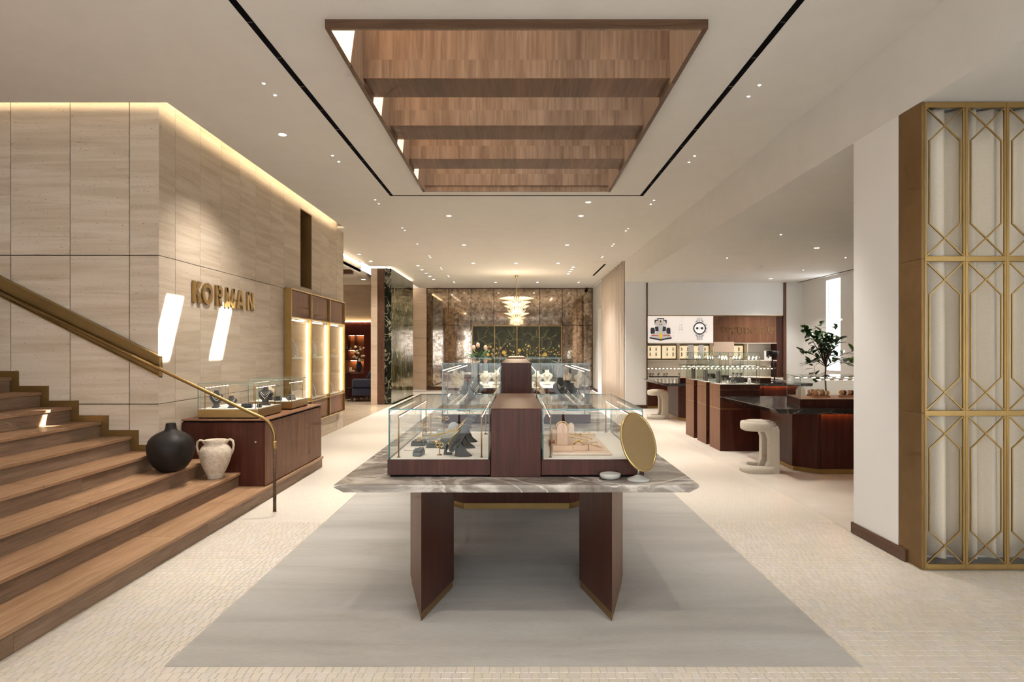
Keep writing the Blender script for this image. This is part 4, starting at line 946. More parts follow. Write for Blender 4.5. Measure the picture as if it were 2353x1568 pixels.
# ------------------------------------------------------------------ display cabinet built into the stone wall
XF = -3.657; dc = thing('wall_display_cabinet', 'brass framed display cabinet with three lit glass bays set into the stone wall', 'display cabinet', (-3.9, 11.855, .386))
YC = [10.25, 11.28, 12.38, 13.46]; ZT_, ZM, ZG = 2.70, 2.215, .80
L = lambda x, y, z: (x+3.9, y-11.855, z-.386)
def cb(x0, x1, y0, y1, z0, z1, nm, mt, par=dc, c=.002): return MB().cbox(x0+3.9, x1+3.9, y0-11.855, y1-11.855, z0-.386, z1-.386, c).build(nm, mt, par)
for i, y in enumerate(YC):
    w = .022 if i in (0, 3) else .03
    ya_, yb_ = y-(0 if i == 0 else w/2 if i < 3 else w), y+(w if i == 0 else w/2 if i < 3 else 0)
    cb(XF-.06 if i else -3.80, XF, ya_, yb_, .386, ZT_, 'upright', 'brass'); cb(-4.2, XF-.062 if i else -3.802, ya_+.001, yb_-.001, .39, ZT_-.002, 'partition', 'travertine_warm')
for z in (.386, ZG-.04, ZM, ZT_-.022):
    cb(XF-.05, XF-.002, 10.275, 13.435, z, z+.022, 'rail', 'brass')
cb(-4.22, -4.2, 10.25, 13.46, .386, ZT_, 'back', 'travertine_warm')
for i in range(3):
    a, b = YC[i]+.024, YC[i+1]-.024
    cb(-3.72, -3.695, a, b, ZM+.026, ZT_-.026, 'upper_panel', 'cabinet_walnut'); cb(-3.72, -3.695, a, b, .412, ZG-.044, 'lower_panel', 'cabinet_walnut')
    bay = bpy.data.objects.new('glass_bay', None); COL.objects.link(bay); bay.parent = dc
    gm = MB().box(XF-.03+3.9, XF-.022+3.9, a-11.855, b-11.855, ZG-.386, ZM-.006-.386); gm.build('pane', 'glass', bay)
    cb(-4.19, -3.74, a, b, ZG-.02, ZG, 'floor', 'cream', bay); cb(-4.19, -3.76, a+.03, b-.12, 1.53, 1.565, 'shelf', 'cream', bay)
    cb(-3.735, -3.715, b-.055, b-.03, ZG+.03, ZM-.05, 'light_tube', 'led_case', bay); cb(-3.80, -3.78, a+.03, b-.06, ZM-.03, ZM-.012, 'light_tube', 'led_case', bay)
    cb(-4.0, -3.98, (a+b)/2-.01, (a+b)/2+.01, ZG, ZM-.01, 'bracket_rod', 'brass', bay)
for i in range(3):
    a = YC[i]; n = ('near', 'middle', 'far')[i]
    bust('cream necklace bust on the shelf of the %s bay of the wall cabinet' % n, (-3.90, a+.26, 1.565), math.pi/2-.6, .36, 'blush_light', 'gold', .2) if i == 0 else bust('small cream bust on the shelf of the %s bay of the wall cabinet' % n, (-3.88, a+.34, 1.565), math.pi/2-.6, .22, 'blush_light', 'gold', .2)
    if i < 2: curve_form('tall ivory curved necklace form on the shelf of the %s bay' % n, (-3.88, a+.62, 1.565), math.pi*.5-.5, .34, .10, 'white_card', None, 'pearl')
    ring_box('little ivory ring block on the shelf of the %s bay' % n, (-3.80, a+.50, 1.565), 0, .07, .10, .05, 'cream', 3)
    curve_form('ivory curved necklace form on the floor of the %s bay' % n, (-3.90, a+.66 if i else a+.5, ZG), math.pi*.5-.5, .30, .10, 'white_card', None, 'pearl')
    ring_box('low ivory jewellery stand on the floor of the %s bay' % n, (-3.84, a+.36, ZG), 0, .12, .16, .06, 'cream', 3)

# ------------------------------------------------------------------ boutique: desks, pedestals, stools
def desk(label, dy, far=False):
    d = thing('sales_desk', label, 'desk', (5.0, 9.4+dy, 0)); ox, oy = 5.0, 9.4
    A = lambda pts: [(x-ox, y-oy) for x, y in pts]
    bodyp = A([(3.87, 8.86), (4.10, 8.60), (6.6, 8.60), (6.6, 10.2), (4.10, 10.2), (3.87, 9.95)])
    MB().prism(bodyp, .065, .845).build('body', 'mahogany', d)
    MB().prism([(x*.985, y*.985) for x, y in bodyp], .001, .065).build('brass_kick', 'brass', d)
    for k in range(3): MB().cbox(4.14+.83*k-ox, 4.95+.83*k-ox, 8.585-oy, 8.60-oy, .075, .84, .002).build('front_panel', 'mahogany', d)
    MB().box(4.12-ox, 6.55-ox, 8.545-oy, 8.553-oy, .838, .846).box(3.835-ox, 3.843-ox, 8.9-oy, 9.9-oy, .838, .846).build('led_strip', 'led_orange', d)
    t = A([(3.37, 8.22), (6.8, 8.22), (6.8, 10.5), (3.37, 10.5)]); b = A([(3.45, 8.26), (6.8, 8.26), (6.8, 10.46), (3.45, 10.46)])
    MB().frustum(b, .848, t, .912).prism(t, .912, .918).build('stone_top', 'stone_black', d)
    return d
def desk_case(label, dy, xe=6.3):
    v = thing('desk_vitrine', label, 'display case', (5.0, 9.3+dy, .918)); ox, oy = 5.0, 9.3
    p = [(3.98-ox, 9.30-oy), (3.82-ox, 8.50-oy), (xe-ox, 8.50-oy), (xe-ox, 9.30-oy)]
    MB().prism(p, 0, .107).build('plinth', 'mahogany', v); MB().prism([(x*.985, y*.97) for x, y in p], .107, .112).build('deck', 'blush', v)
    n = len(p); t = .006
    for i in range(n):
        a, b = Vector(p[i]), Vector(p[(i+1) % n]); e = (b-a).normalized(); q = Vector((-e.y, e.x))*t
        m = MB().prism([(a.x, a.y), (b.x, b.y), (b.x-q.x, b.y-q.y) if False else (b.x+q.x, b.y+q.y), (a.x+q.x, a.y+q.y)], .108, .405)
        big = [k for k in range(len(m.f))]; m.m = [0 if k in (2, 4) else 1 for k in big]
        m.build('glass_pane', ['glass', 'glass_edge_pale'], v)
    m = MB().prism(p, .405, .412); m.m = [0, 0, 1, 1, 1, 1]; m.build('glass_top', ['glass', 'glass_edge_pale'], v)
    for yk in (8.56, 9.22):
        MB().tube([(4.05-ox, yk-oy, .375), (xe-.1-ox, yk-oy, .375)], .006, 6).build('light_bar', 'brass_dark', v); m = MB()
        for k in range(int((xe-4.2)/.12)): xk = 4.1+k*.12; m.box(xk-ox-.025, xk-ox+.025, yk-oy-.004, yk-oy+.004, .364, .369)
        m.build('led_strip', 'led_white', v)
    return v
desk('dark wooden desk with a black stone top nearest the white pillar', 0); desk('further wooden desk with a black stone top beyond the pedestals', 6.25)
desk_case('glass case with caramel strap displays on the nearer black desk', 0); desk_case('glass case with watches on the further black desk', 6.25, 5.95)
def strap_roll(label, loc, rz, n=7, cols=('caramel', 'terracotta', 'cream')):
    o = thing('strap_roll', label, 'watch straps', loc, rz)
    MB().cbox(-.11, .11, -.05, .05, 0, .03, .003).build('tray', 'terracotta', o); MB().tube([(-.11, 0, .065), (.11, 0, .065)], .028, 12).build('roll', 'caramel', o)
    for k in range(n): MB().tube([(-.09+.18*k/(n-1)-.008, 0, .065), (-.09+.18*k/(n-1)+.008, 0, .065)], .034, 14).build('strap', cols[k % len(cols)], o)
ZD = .918+.112
strap_roll('row of leather straps on a roll at the front of the nearer desk case', (4.20, 8.72, ZD), 0); strap_roll('row of pale straps on a roll behind the front roll', (4.28, 9.02, ZD), 0, 8, ('cream', 'caramel', 'brass'))
strap_roll('row of straps on a roll near the trunk of the small tree', (4.62, 8.80, ZD), 0, 6, ('caramel', 'ink', 'cream'))
ramp_stand('caramel ramp with gold pens in the nearer desk case', (4.92, 8.78, ZD), math.pi, .30, .16, .06, 'caramel', 3)
arch_stand('tall cream watch block at the left of the nearer desk case', (4.05, 9.0, ZD), 0, .10, .08, .13, 'cream', False, 'silver')
def watch(label, loc, rz, strap='steel', s=1.0, group=None):
    o = thing('wrist_watch', label, 'watch', loc, rz, group)
    MB().ring((0, 0, .034*s), .030*s, .008*s, 'x', 18, 6).build('band', strap, o)
    MB().tube([(0, -.034*s, .052*s), (0, -.045*s, .057*s)], .019*s, 16).build('case', 'steel', o); MB().tube([(0, -.0455*s, .0572*s), (0, -.0462*s, .0576*s)], .015*s, 16).build('dial', 'ink', o)
def pedestal(label, y0, y1, n):
    x0, x1 = 3.392, 4.06; cx, cy_ = (x0+x1)/2, (y0+y1)/2; p = thing('watch_pedestal', label, 'pedestal', (cx, cy_, 0)); w, d = (x1-x0)/2, (y1-y0)/2
    for z0, z1 in ((.0, .700), (.706, 1.018), (1.024, 1.11)):
        m = MB().cbox(-w, w, -d, d, z0+.001, z1, .002); b = m.build('body_block', 'mahogany', p); b.data.materials.append(M['cabinet_walnut'])
        for f in b.data.polygons:
            if f.normal.x < -.9: f.material_index = 1
    for z in (.703, 1.021): MB().box(-w+.002, w-.002, -d+.002, d-.002, z-.003, z+.003).build('brass_inlay', 'brass_bright', p)
    MB().box(-w+.01, w-.01, -d+.01, d-.01, 1.11, 1.118).build('deck', 'deck_cream', p); t = .007; zt = 1.64
    for a in ((-w, w, -d, -d+t, 1.11, zt), (-w, w, d-t, d, 1.11, zt), (-w, -w+t, -d+t, d-t, 1.11, zt), (w-t, w, -d+t, d-t, 1.11, zt), (-w, w, -d, d, zt, zt+t)): pane(*a, p, 'glass_edge_pale')
    for s in (-1, 1):
        MB().tube([(s*(w-.04), -d+.05, 1.118), (s*(w-.04), -d+.05, 1.57)], .004, 6).build('light_post', 'brass_dark', p)
        for k in range(3): MB().tube([(s*(w-.04)-s*.05*k, -d+.05+.03*k, 1.575), (s*(w-.04)-s*.05*k-.012*s, -d+.05+.03*k, 1.53)], .007, 6).build('spot_lamp', 'led_white', p)
    MB().tube([(-w+.04, -d+.05, 1.57), (w-.04, -d+.05, 1.57)], .004, 6).build('light_bar', 'brass_dark', p)
    return cx, cy_
pn = ('wooden watch pedestal nearest the camera with a glass top', 'middle of the three wooden watch pedestals', 'furthest of the three wooden watch pedestals')
for k, (a, b) in enumerate(((10.52, 11.09), (11.29, 11.85), (12.07, 12.65))):
    cx, cy_ = pedestal(pn[k], a, b, k); w_ = ('nearest', 'middle', 'furthest')[k]
    o = thing('watch_tray', 'dark watch tray inside the %s pedestal' % w_, 'tray', (cx+.02, cy_, 1.118)); MB().cbox(-.20, .14, -.14, .14, 0, .012, .003).build('mat', 'velvet_pale', o); MB().cbox(-.05, .12, -.10, .10, .012, .11, .01).build('block', 'velvet_grey', o); MB().box(-.28, -.25, .0, .15, 0, .20).build('panel', 'velvet_grey', o)
    for q in range(7 if k == 0 else 3):
        watch('steel wrist watch on the tray of the %s pedestal, %s from the left' % (w_, ('first', 'second', 'third', 'fourth', 'fifth', 'sixth', 'seventh')[q]), (cx-.17+.045*q if k == 0 else cx-.1+.07*q, cy_-.17+.012*(q % 2), 1.118), .5-.2*q, 'steel', .95) if q < 4 or k else watch('steel wrist watch raised on the dark block of the nearest pedestal, %s of three' % ('first', 'second', 'third')[q-4], (cx-.035+.065*(q-4), cy_-.03, 1.231), .15*(q-5), 'steel', 1.0)
    if k == 0: tag(MB().lathe([(.028, 0), (.03, .01), (.03, .06), (.024, .085), (.012, .098)], 16).build('white_stand', 'white_card', None, (cx+.20, cy_-.16, 1.118)), 'small white rounded stand in the nearest watch pedestal', 'stand')
def stool(label, loc, rz):
    s = thing('counter_stool', label, 'stool', loc, rz)
    def oval(w, d, sq=3.0, n=36):
        o = []
        for k in range(n):
            a = 2*math.pi*k/n; c, q = math.cos(a), math.sin(a); o.append((w*math.copysign(abs(c)**(2/sq), c), d*math.copysign(abs(q)**(2/sq), q)))
        return o
    n = 36
    # C-shaped shell: seat ring on top, upright band at the right, base ring
    def shell(z0, z1, w, d, nm, hole=None):
        o = oval(w, d); m = MB()
        if hole:
            i = oval(*hole); b = len(m.v)
            for z in (z0, z1): m.v += [(x, y, z) for x, y in o]; m.v += [(x, y, z) for x, y in i]
            for k in range(n):
                j = (k+1) % n
                for f in ((2*n+k, 2*n+j, 3*n+j, 3*n+k), (j, k, n+k, n+j), (k, j, 2*n+j, 2*n+k), (n+j, n+k, 3*n+k, 3*n+j)): m.f.append(f); m.m.append(0); m.sm.append(True)
        else:
            secs = [(z0, .90), (z0+.015, .98), (z0+.04, 1.0), (z1-.03, 1.0), (z1-.008, .97), (z1, .90)]
            b = 0
            for z, q in secs: m.v += [(x*q, y*q, z) for x, y in o]
            for a in range(len(secs)-1):
                for k in range(n): m.f.append((a*n+k, a*n+(k+1) % n, (a+1)*n+(k+1) % n, (a+1)*n+k)); m.m.append(0); m.sm.append(True)
            m.f.append(tuple(range(n))[::-1]); m.f.append(tuple((len(secs)-1)*n+k for k in range(n))); m.m += [0, 0]; m.sm += [False, False]
        return m.build(nm, 'boucle', s)
    shell(.575, .70, .225, .20, 'seat'); 
    m = MB().loft([((0, 0, .70), (.185, 0, 0), (0, .16, 0)), ((0, 0, .715), (.16, 0, 0), (0, .135, 0)), ((0, 0, .718), (.05, 0, 0), (0, .05, 0))], 30); m.build('cushion', 'boucle', s)
    shell(0, .10, .235, .205, 'base_ring', (.155, .13))
    # two upright legs joining seat and base on the +x side, with a gap between
    for sg_ in (-1, 1):
        pr = [(.03, .0), (.225, .0), (.222, .60), (.20, .655), (.02, .60), (.06, .55), (.085, .47), (.085, .17), (.06, .11)]
        m = MB().plate_xz(pr, min(sg_*.09, sg_*.185), max(sg_*.09, sg_*.185)); m.build('upright', 'boucle', s)
    MB().tube([(.10, -.1, .22), (.10, .1, .22)], .008, 8).build('foot_bar', 'brass', s)
stool('cream upholstered counter stool beside the nearer black desk', (3.36, 8.78, 0), 0); stool('cream upholstered counter stool beside the further black desk', (3.44, 15.45, 0), .1); stool('cream stool mostly hidden behind the nearest watch pedestal', (4.55, 12.5, 0), math.pi*.9)
o = thing('desk_lamp', 'black desk lamp with a round shade on the further black desk', 'lamp', (6.22, 15.35, .918)); MB().lathe([(.10, 0), (.10, .012), (.02, .02)], 20).build('base', 'black_metal', o); MB().tube([(.06, 0, .02), (.04, 0, .25), (.0, 0, .55), (0, 0, .6)], .018, 8).build('arm', 'black_metal', o); MB().lathe([(.14, .60), (.14, .74), (.02, .745)], 24).build('shade', 'black_metal', o)
o = thing('office_chair', 'low black chair behind the nearer desk', 'chair', (5.35, 12.1, 0)); MB().lathe([(.25, .40), (.27, .43), (.25, .47)], 24).build('seat', 'black_metal', o); MB().tube([(0, 0, .06), (0, 0, .40)], .03, 10).build('column', 'black_metal', o)
for k in range(5): a = 2*math.pi*k/5; MB().tube([(0, 0, .07), (.28*math.cos(a), .28*math.sin(a), .03)], .02, 6).build('leg', 'black_metal', o)
# little tree
def tree():
    t = thing('indoor_tree', 'small leafy rubber tree with a thin trunk before the slit window', 'plant', (5.39, 11.0, 0)); r = random.Random(21)
    MB().lathe([(.17, 0), (.22, .05), (.24, .40), (.225, .42), (.21, .38), (.2, .36)], 28).build('pot', 'black_metal', t); MB().lathe([(.205, .35), (.2, .365), (.02, .37)], 20).build('soil', 'soil', t)
    trunk = [(0, 0, .36), (.01, 0, .8), (-.005, .01, 1.2), (.0, .0, 1.45)]
    MB().tube(trunk, [.017, .016, .014, .013], 8).build('trunk', 'bark', t)
    tips = []
    br = MB()
    for q in range(15):
        a = r.uniform(0, 2*math.pi); L = r.uniform(.22, .5); up = r.uniform(.05, .62); p0 = Vector((0, 0, 1.40+r.uniform(-.06, .1)))
        p2 = p0+Vector((math.cos(a)*L, math.sin(a)*L, up)); p1 = (p0+p2)/2+Vector((0, 0, .06)); br.tube([p0, p1, p2], [.009, .006, .003], 5); tips += [(p0.lerp(p1, .6), p1), (p1, p2), (p1.lerp(p2, .5), p2), (p2, p2+(p2-p1)*.3)]
    br.tube([(0, 0, 1.3), (-.18, 0, 1.22), (-.2, 0, 1.42)], [.006, .005, .003], 5); tips += [(Vector((-.18, 0, 1.1)), Vector((-.2, 0, 1.42)))]*3
    br.build('branches', 'bark', t)
    base = []
    for w, x in ((0, 0), (.55, .25), (.85, .5), (.7, .75), (.3, .92), (0, 1.0)): base.append((x, w))
    for idx in range(300):
        a, b = tips[r.randrange(len(tips))]; p = a.lerp(b, r.random()); L = r.uniform(.11, .165); d = Vector((r.uniform(-1, 1), r.uniform(-1, 1), r.uniform(-.35, .9))).normalized()
        sd = d.cross(Vector((0, 0, 1))).normalized(); nm = sd.cross(d); m = MB(); vs = []
        for x, w in base: c = p+d*(L*x+.012)-nm*(L*.12*x*x); vs += [c-sd*w*L*.36+nm*w*L*.08, c, c+sd*w*L*.36+nm*w*L*.08]
        fs = []
        for i in range(5): k = i*3; fs += [(k, k+1, k+4, k+3), (k+1, k+2, k+5, k+4)]
        m.add(vs, fs, 0, True); m.build('leaf', 'leaf_young' if r.random() < .10 else 'leaf', t)
tree()

# ------------------------------------------------------------------ watch wall of the boutique
KX = YE/F; bx = lambda px: (px-VX)*KX; bz = lambda py: CH-(py-VY)*KX
ww = thing('watch_wall', 'dark wooden wall unit with lit watch trays, shelves and a counter', 'wall unit', (5.7, YE, 0)); WX0 = 5.7
def wb_(px0, px1, py1, py0, y0, y1, nm, mt, c=.002, par=None): return MB().cbox(bx(px0)-WX0, bx(px1)-WX0, y0, y1, bz(py0), bz(py1), c).build(nm, mt, par or ww)
wb_(1485, 1488, 648, 938, -.03, .44, 'side_post', 'walnut_dark'); wb_(1799.5, 1806, 648, 938, -.03, .44, 'side_post', 'mahogany_light'); wb_(1785.5, 1799, 727, 938, .02, .44, 'inner_return', 'mahogany')
wb_(1640.5, 1785, 727, 788, .02, .06, 'fascia', 'cabinet_walnut'); wb_(1488.5, 1799, 725, 726.5, .0, .06, 'trim', 'brass')
wb_(1488.5, 1785, 788.3, 790, -.01, .43, 'shelf', 'cream'); wb_(1488.5, 1785, 828, 830, -.01, .43, 'shelf', 'cream'); wb_(1488.5, 1785, 790, 870, .42, .44, 'back', 'deck_cream')
for px in (1561, 1637.5, 1718): wb_(px-1, px+1, 790, 828, -.005, .42, 'upright', 'cream')
for k, (a, b) in enumerate(((1489.5, 1524), (1525, 1559), (1563, 1598), (1599, 1635.5), (1639.5, 1677), (1678, 1715.5))):
    f = wb_(a, b, 793.5, 826, .26, .40, 'tray_frame', 'brass'); wb_(a+1.2, b-1.2, 795, 824.5, .252, .26, 'tray_face', 'case_glow', .001, f)
wb_(1489, 1785, 846.3, 847.3, .05, .06, 'led_rail', 'brass'); m = MB()
for k in range(34): x = bx(1491+k*8.6)-WX0; m.box(x-.02, x+.02, .04, .05, bz(848.3), bz(847.3))
m.build('led_strip', 'led_white', ww)
wb_(1488.5, 1799, 868, 877, -.02, .42, 'counter', 'cream'); wb_(1488.5, 1799, 877, 934, .0, .42, 'base_cabinet', 'mahogany'); wb_(1488.5, 1799, 934, 938.9, .02, .42, 'brass_kick', 'brass'); wb_(1488.5, 1799, 897, 898, -.002, .0, 'drawer_gap', 'black_gap', .0005)
o = thing('watch_bar', 'long black bar carrying watches on the boutique counter', 'display bar', (bx(1530), YE+.10, bz(868))); MB().cbox(-.45, .45, -.04, .04, 0, .035, .004).build('bar', 'black_metal', o)
for k, px in enumerate((1495, 1501, 1514, 1527, 1533)): watch('small wrist watch on the black counter bar, %s from the end' % ('first', 'second', 'third', 'fourth', 'fifth')[k], (bx(px), YE+.10, bz(868)+.035), .2, 'steel', 1.25)
nth = ('first', 'second', 'third', 'fourth', 'fifth', 'sixth')
for k, a in enumerate((1489.5, 1525, 1563, 1599, 1639.5, 1678)):
    for i in (0, 1):
        for j in (0, 1):
            c = (bx(a+8.5+i*14 + (4 if k % 2 else 0)), YE+.24, bz(803 if j == 0 else 815)); o = thing('tray_watch', '%s %s watch in the %s lit tray of the watch wall' % (('upper', 'lower')[j], ('left', 'right')[i], nth[k]), 'watch', c)
            MB().cbox(-.016, .016, -.004, .011, -.055, .055, .004).build('strap', 'steel' if (i+j+k) % 3 else 'ink', o); MB().tube([(0, -.004, 0), (0, -.014, 0)], .026, 14).build('case', 'steel' if (i+k) % 2 else 'gold', o)
o = thing('picture_board', 'white card with a dark watch picture on the boutique shelf', 'sign', (bx(1769), YE+.12, bz(828))); MB().cbox(-.115, .115, 0, .02, 0, .27, .002).build('board', 'white_card', o); MB().tube([(0, -.001, .14), (0, -.003, .14)], .045, 20).box(-.02, .02, -.002, -.001, .05, .23).build('print', 'ink', o)
o = thing('blank_board', 'blank cream board standing above the watch pedestals', 'board', (bx(1662), YE-.06, bz(840))); MB().cbox(-.29, .29, 0, .02, 0, bz(786)-bz(840), .003).build('board', 'blush_light', o); MB().cbox(-.2, .2, -.05, .05, -.02 if False else 0, .01, .002).build('foot', 'cream', o)
for k, (a, b) in enumerate(((1580, 1592.5), (1604.5, 1615.5))): tag(MB().cbox(bx(a), bx(b), YE-.05, YE-.04, bz(826), bz(793), .002).build('light_card', 'white_card'), 'white upright card before the lit trays, ' + ('left', 'right')[k] + ' one of two', 'card')
# advert light box
ad = thing('light_box', 'backlit advert panel with a racing car and a chronograph watch', 'light box', (bx(1563), YE+.03, bz(788))); ax = lambda px: bx(px)-bx(1563); az = lambda py: bz(py)-bz(788)
MB().box(ax(1488.5), ax(1639), -.02, .05, 0, az(726.5)).build('panel', 'lightbox', ad)
mat('ad_dark', (.035, .035, .045), .6, emit=(.05, .05, .06), es=.25); mat('ad_orange', (.7, .30, .05), .6, emit=(.8, .35, .05), es=.3); mat('ad_yellow', (.85, .62, .05), .6, emit=(.9, .6, .05), es=.35); mat('ad_white', (.85, .83, .8), .6, emit=(1, .95, .9), es=.55); mat('ad_body', (.55, .53, .52), .6, emit=(.6, .57, .55), es=.35); mat('ad_grey', (.35, .33, .33), .6, emit=(.4, .38, .36), es=.35); mat('ad_red', (.6, .12, .08), .6, emit=(.7, .15, .1), es=.3)
def cr(x, y): return (ax(1480+x/6.92), az(640+y/6.92))       # pixels of the enlarged view
def shp(nm, mt, polys, d, par=None):
    for p in polys: MB().plate_xz([cr(*q) for q in p], -.020-d-.001, -.020-d).build(nm, mt, par or ad)
def disc(cx, cy_, rx, ry, n=28): return [(cx+rx*math.cos(2*math.pi*k/n), cy_+ry*math.sin(2*math.pi*k/n)) for k in range(n)]
car = bpy.data.objects.new('car_print', None); COL.objects.link(car); car.parent = ad
shp('tyre', 'ad_dark', [[(165, 665), (180, 655), (218, 660), (222, 735), (205, 745), (170, 738)], [(318, 660), (350, 655), (362, 668), (358, 738), (322, 742), (315, 730)]], .001, car)
shp('tyre', 'ad_dark', [[(105, 800), (120, 782), (165, 788), (175, 830), (170, 882), (110, 884), (102, 850)], [(360, 788), (405, 782), (420, 800), (422, 884), (360, 884), (352, 830)]], .001, car)
shp('body', 'ad_body', [[(190, 680), (262, 660), (335, 680), (365, 745), (300, 760), (320, 850), (420, 900), (440, 940), (265, 985), (90, 940), (110, 900), (210, 850), (230, 760), (165, 740)]], .002, car)
shp('wing', 'ad_dark', [[(205, 640), (220, 632), (310, 632), (325, 640), (312, 680), (300, 680), (308, 650), (222, 650), (230, 680), (218, 680)], [(85, 935), (265, 965), (440, 935), (440, 960), (330, 978), (265, 992), (190, 978), (85, 955)], [(172, 770), (225, 762), (232, 840), (180, 842)], [(300, 762), (352, 770), (345, 842), (292, 840)]], .003, car)
shp('nose', 'ad_yellow', [[(243, 870), (288, 870), (282, 950), (264, 972), (248, 950)]], .004, car); shp('stripe', 'ad_orange', [[(240, 690), (285, 690), (275, 712), (250, 712)]], .004, car)
shp('stripe', 'ad_red', [[(118, 895), (232, 905), (230, 920), (120, 915)], [(298, 905), (412, 895), (412, 915), (298, 920)]], .004, car); shp('helmet', 'ad_dark', [disc(262, 680, 12, 14), [(245, 724), (256, 724), (256, 745), (245, 745)], [(272, 724), (283, 724), (283, 745), (272, 745)]], .005, car)
wt_ = bpy.data.objects.new('watch_print', None); COL.objects.link(wt_); wt_.parent = ad
shp('bracelet', 'ad_grey', [[(838, 626), (930, 626), (926, 660), (960, 700), (808, 700), (842, 660)], [(808, 890), (960, 890), (928, 930), (930, 978), (835, 978), (838, 930)]], .001, wt_)
shp('link', 'ad_white', [[(850+d, 632+k*22), (880+d, 632+k*22), (880+d, 644+k*22), (850+d, 644+k*22)] for k in range(3) for d in (0, 38)] + [[(850+d, 905+k*24), (880+d, 905+k*24), (880+d, 917+k*24), (850+d, 917+k*24)] for k in range(3) for d in (0, 38)], .002, wt_)
shp('bezel', 'ad_dark', [disc(884, 795, 102, 98)], .003, wt_); shp('pusher', 'ad_grey', [[(970, 735), (992, 730), (992, 752), (972, 752)], [(985, 782), (1000, 782), (1000, 812), (985, 812)], [(970, 840), (992, 845), (990, 862), (968, 858)]], .002, wt_)
shp('dial', 'ad_white', [disc(884, 795, 82, 79)], .004, wt_); shp('subdial', 'ad_dark', [disc(846, 793, 21, 20), disc(922, 793, 21, 20)], .005, wt_); shp('hand', 'ad_grey', [[(882, 735), (886, 735), (886, 800), (882, 800)], [(884, 793), (900, 830), (896, 832), (880, 797)]], .006, wt_)
lg_ = [[(560+i*12, 735), (568+i*12, 735), (568+i*12, 747), (560+i*12, 747)] for i in range(4)] + [[(557, 765), (580, 765), (580, 770), (562, 770), (562, 778), (580, 778), (580, 783), (562, 783), (562, 792), (557, 792)], [(592, 765), (616, 765), (616, 770), (597, 770), (597, 778), (614, 778), (614, 783), (597, 783), (597, 788), (616, 788), (616, 792), (592, 792)], [(540, 820), (565, 800), (572, 800), (572, 820), (566, 820), (566, 810), (550, 820)], [(580, 800), (612, 800), (612, 806), (598, 806), (620, 820), (580, 820), (580, 815), (600, 815)]] + [[(556+i*18, 832), (568+i*18, 832), (568+i*18, 836), (556+i*18, 836)] for i in range(3)]
shp('emblem_print', 'ad_grey', lg_, .002)
# carved brand letters and shields on the wood fascia
fs_ = thing('fascia_lettering', 'gilt letters TUDOR between two shield emblems on the wooden fascia', 'sign', (bx(1712), YE+.018, bz(757))); fx = lambda q: bx(1480+q/6.92)-bx(1712); fz = lambda q: bz(640+q/6.92)-bz(757)
def stro(nm, lines, w=9):
    m = MB()
    for pts in lines:
        for a, b in zip(pts, pts[1:]):
            a = Vector((fx(a[0]), fz(a[1]))); b = Vector((fx(b[0]), fz(b[1]))); t = (b-a).normalized()*(w/6.92*KX*.45); n = Vector((-t.y, t.x)); q = [a-t*.6-n, b+t*.6-n, b+t*.6+n, a-t*.6+n]; m.plate_xz([(v.x, v.y) for v in q], -.012, .0)
    m.build(nm, 'brass', fs_)
stro('letter_t', [[(1370, 800), (1368, 785), (1455, 785), (1453, 800)], [(1412, 785), (1412, 878)], [(1398, 878), (1426, 878)]]); stro('letter_u', [[(1478, 785), (1508, 785)], [(1493, 785), (1494, 850), (1505, 872), (1525, 880), (1548, 872), (1560, 850), (1560, 785)], [(1548, 785), (1575, 785)]])
stro('letter_d', [[(1600, 785), (1640, 785), (1668, 800), (1680, 830), (1668, 862), (1640, 878), (1600, 878)], [(1615, 785), (1615, 878)]]); stro('letter_o', [[(1750+48*math.cos(2*math.pi*k/16), 832+48*math.sin(2*math.pi*k/16)) for k in range(17)]]); stro('letter_r', [[(1822, 878), (1850, 878)], [(1836, 878), (1836, 785), (1870, 785), (1892, 797), (1892, 818), (1870, 832), (1840, 832)], [(1862, 832), (1900, 875), (1918, 878)], [(1820, 785), (1840, 785)]])
for nm, c in (('shield', 1273), ('shield', 2013)): stro(nm, [[(c-42, 785), (c-18, 795), (c, 785), (c+18, 795), (c+42, 785), (c+42, 820), (c+30, 855), (c, 880), (c-30, 855), (c-42, 820), (c-42, 785)], [(c-22, 815), (c-8, 825), (c, 812), (c+8, 825), (c+22, 815)], [(c-12, 842), (c+12, 842)]], 7)

# ------------------------------------------------------------------ salon beyond the opening
KS = 22.3/F; sx = lambda px: (px-VX)*KS; szz = lambda py: CH-(py-VY)*KS
sh = thing('salon_shelving', 'dark red wooden wall panel with lit orange shelf niches in the salon', 'wall unit', (-6.2, 22.3, 0)); X0 = -6.2
xc = [sx(p)-X0 for p in (752, 794, 815.5, 836)]; 
def rd(x0, x1, z0, z1, nm='panel', mt='burgundy', y0=0, y1=.03): MB().cbox(x0, x1, y0, y1, z0, z1, .002).build(nm, mt, sh)
za, zb_, zm1, zm2 = szz(860), szz(770), szz(827), szz(803)
rd(-2.4, xc[0], 0, 2.65); rd(xc[3], 1.72, 0, 2.65); rd(xc[0], xc[3], 0, za); rd(xc[0], xc[3], zb_, 2.65)
rd(xc[0], xc[3], za, zb_, 'niche_back', 'shelf_orange', .30, .32); rd(xc[0], xc[3], za-.02, za, 'shelf', 'burgundy', .0, .30); rd(xc[0], xc[3], zm1-.02, zm1+.02, 'shelf', 'burgundy', .01, .30); rd(xc[0], xc[2], zm2-.02, zm2, 'shelf', 'burgundy', .01, .30)
for x in (xc[1]+.08, xc[2]): rd(x-.012, x+.012, zm1+.02, zb_, 'divider', 'burgundy', .01, .30)
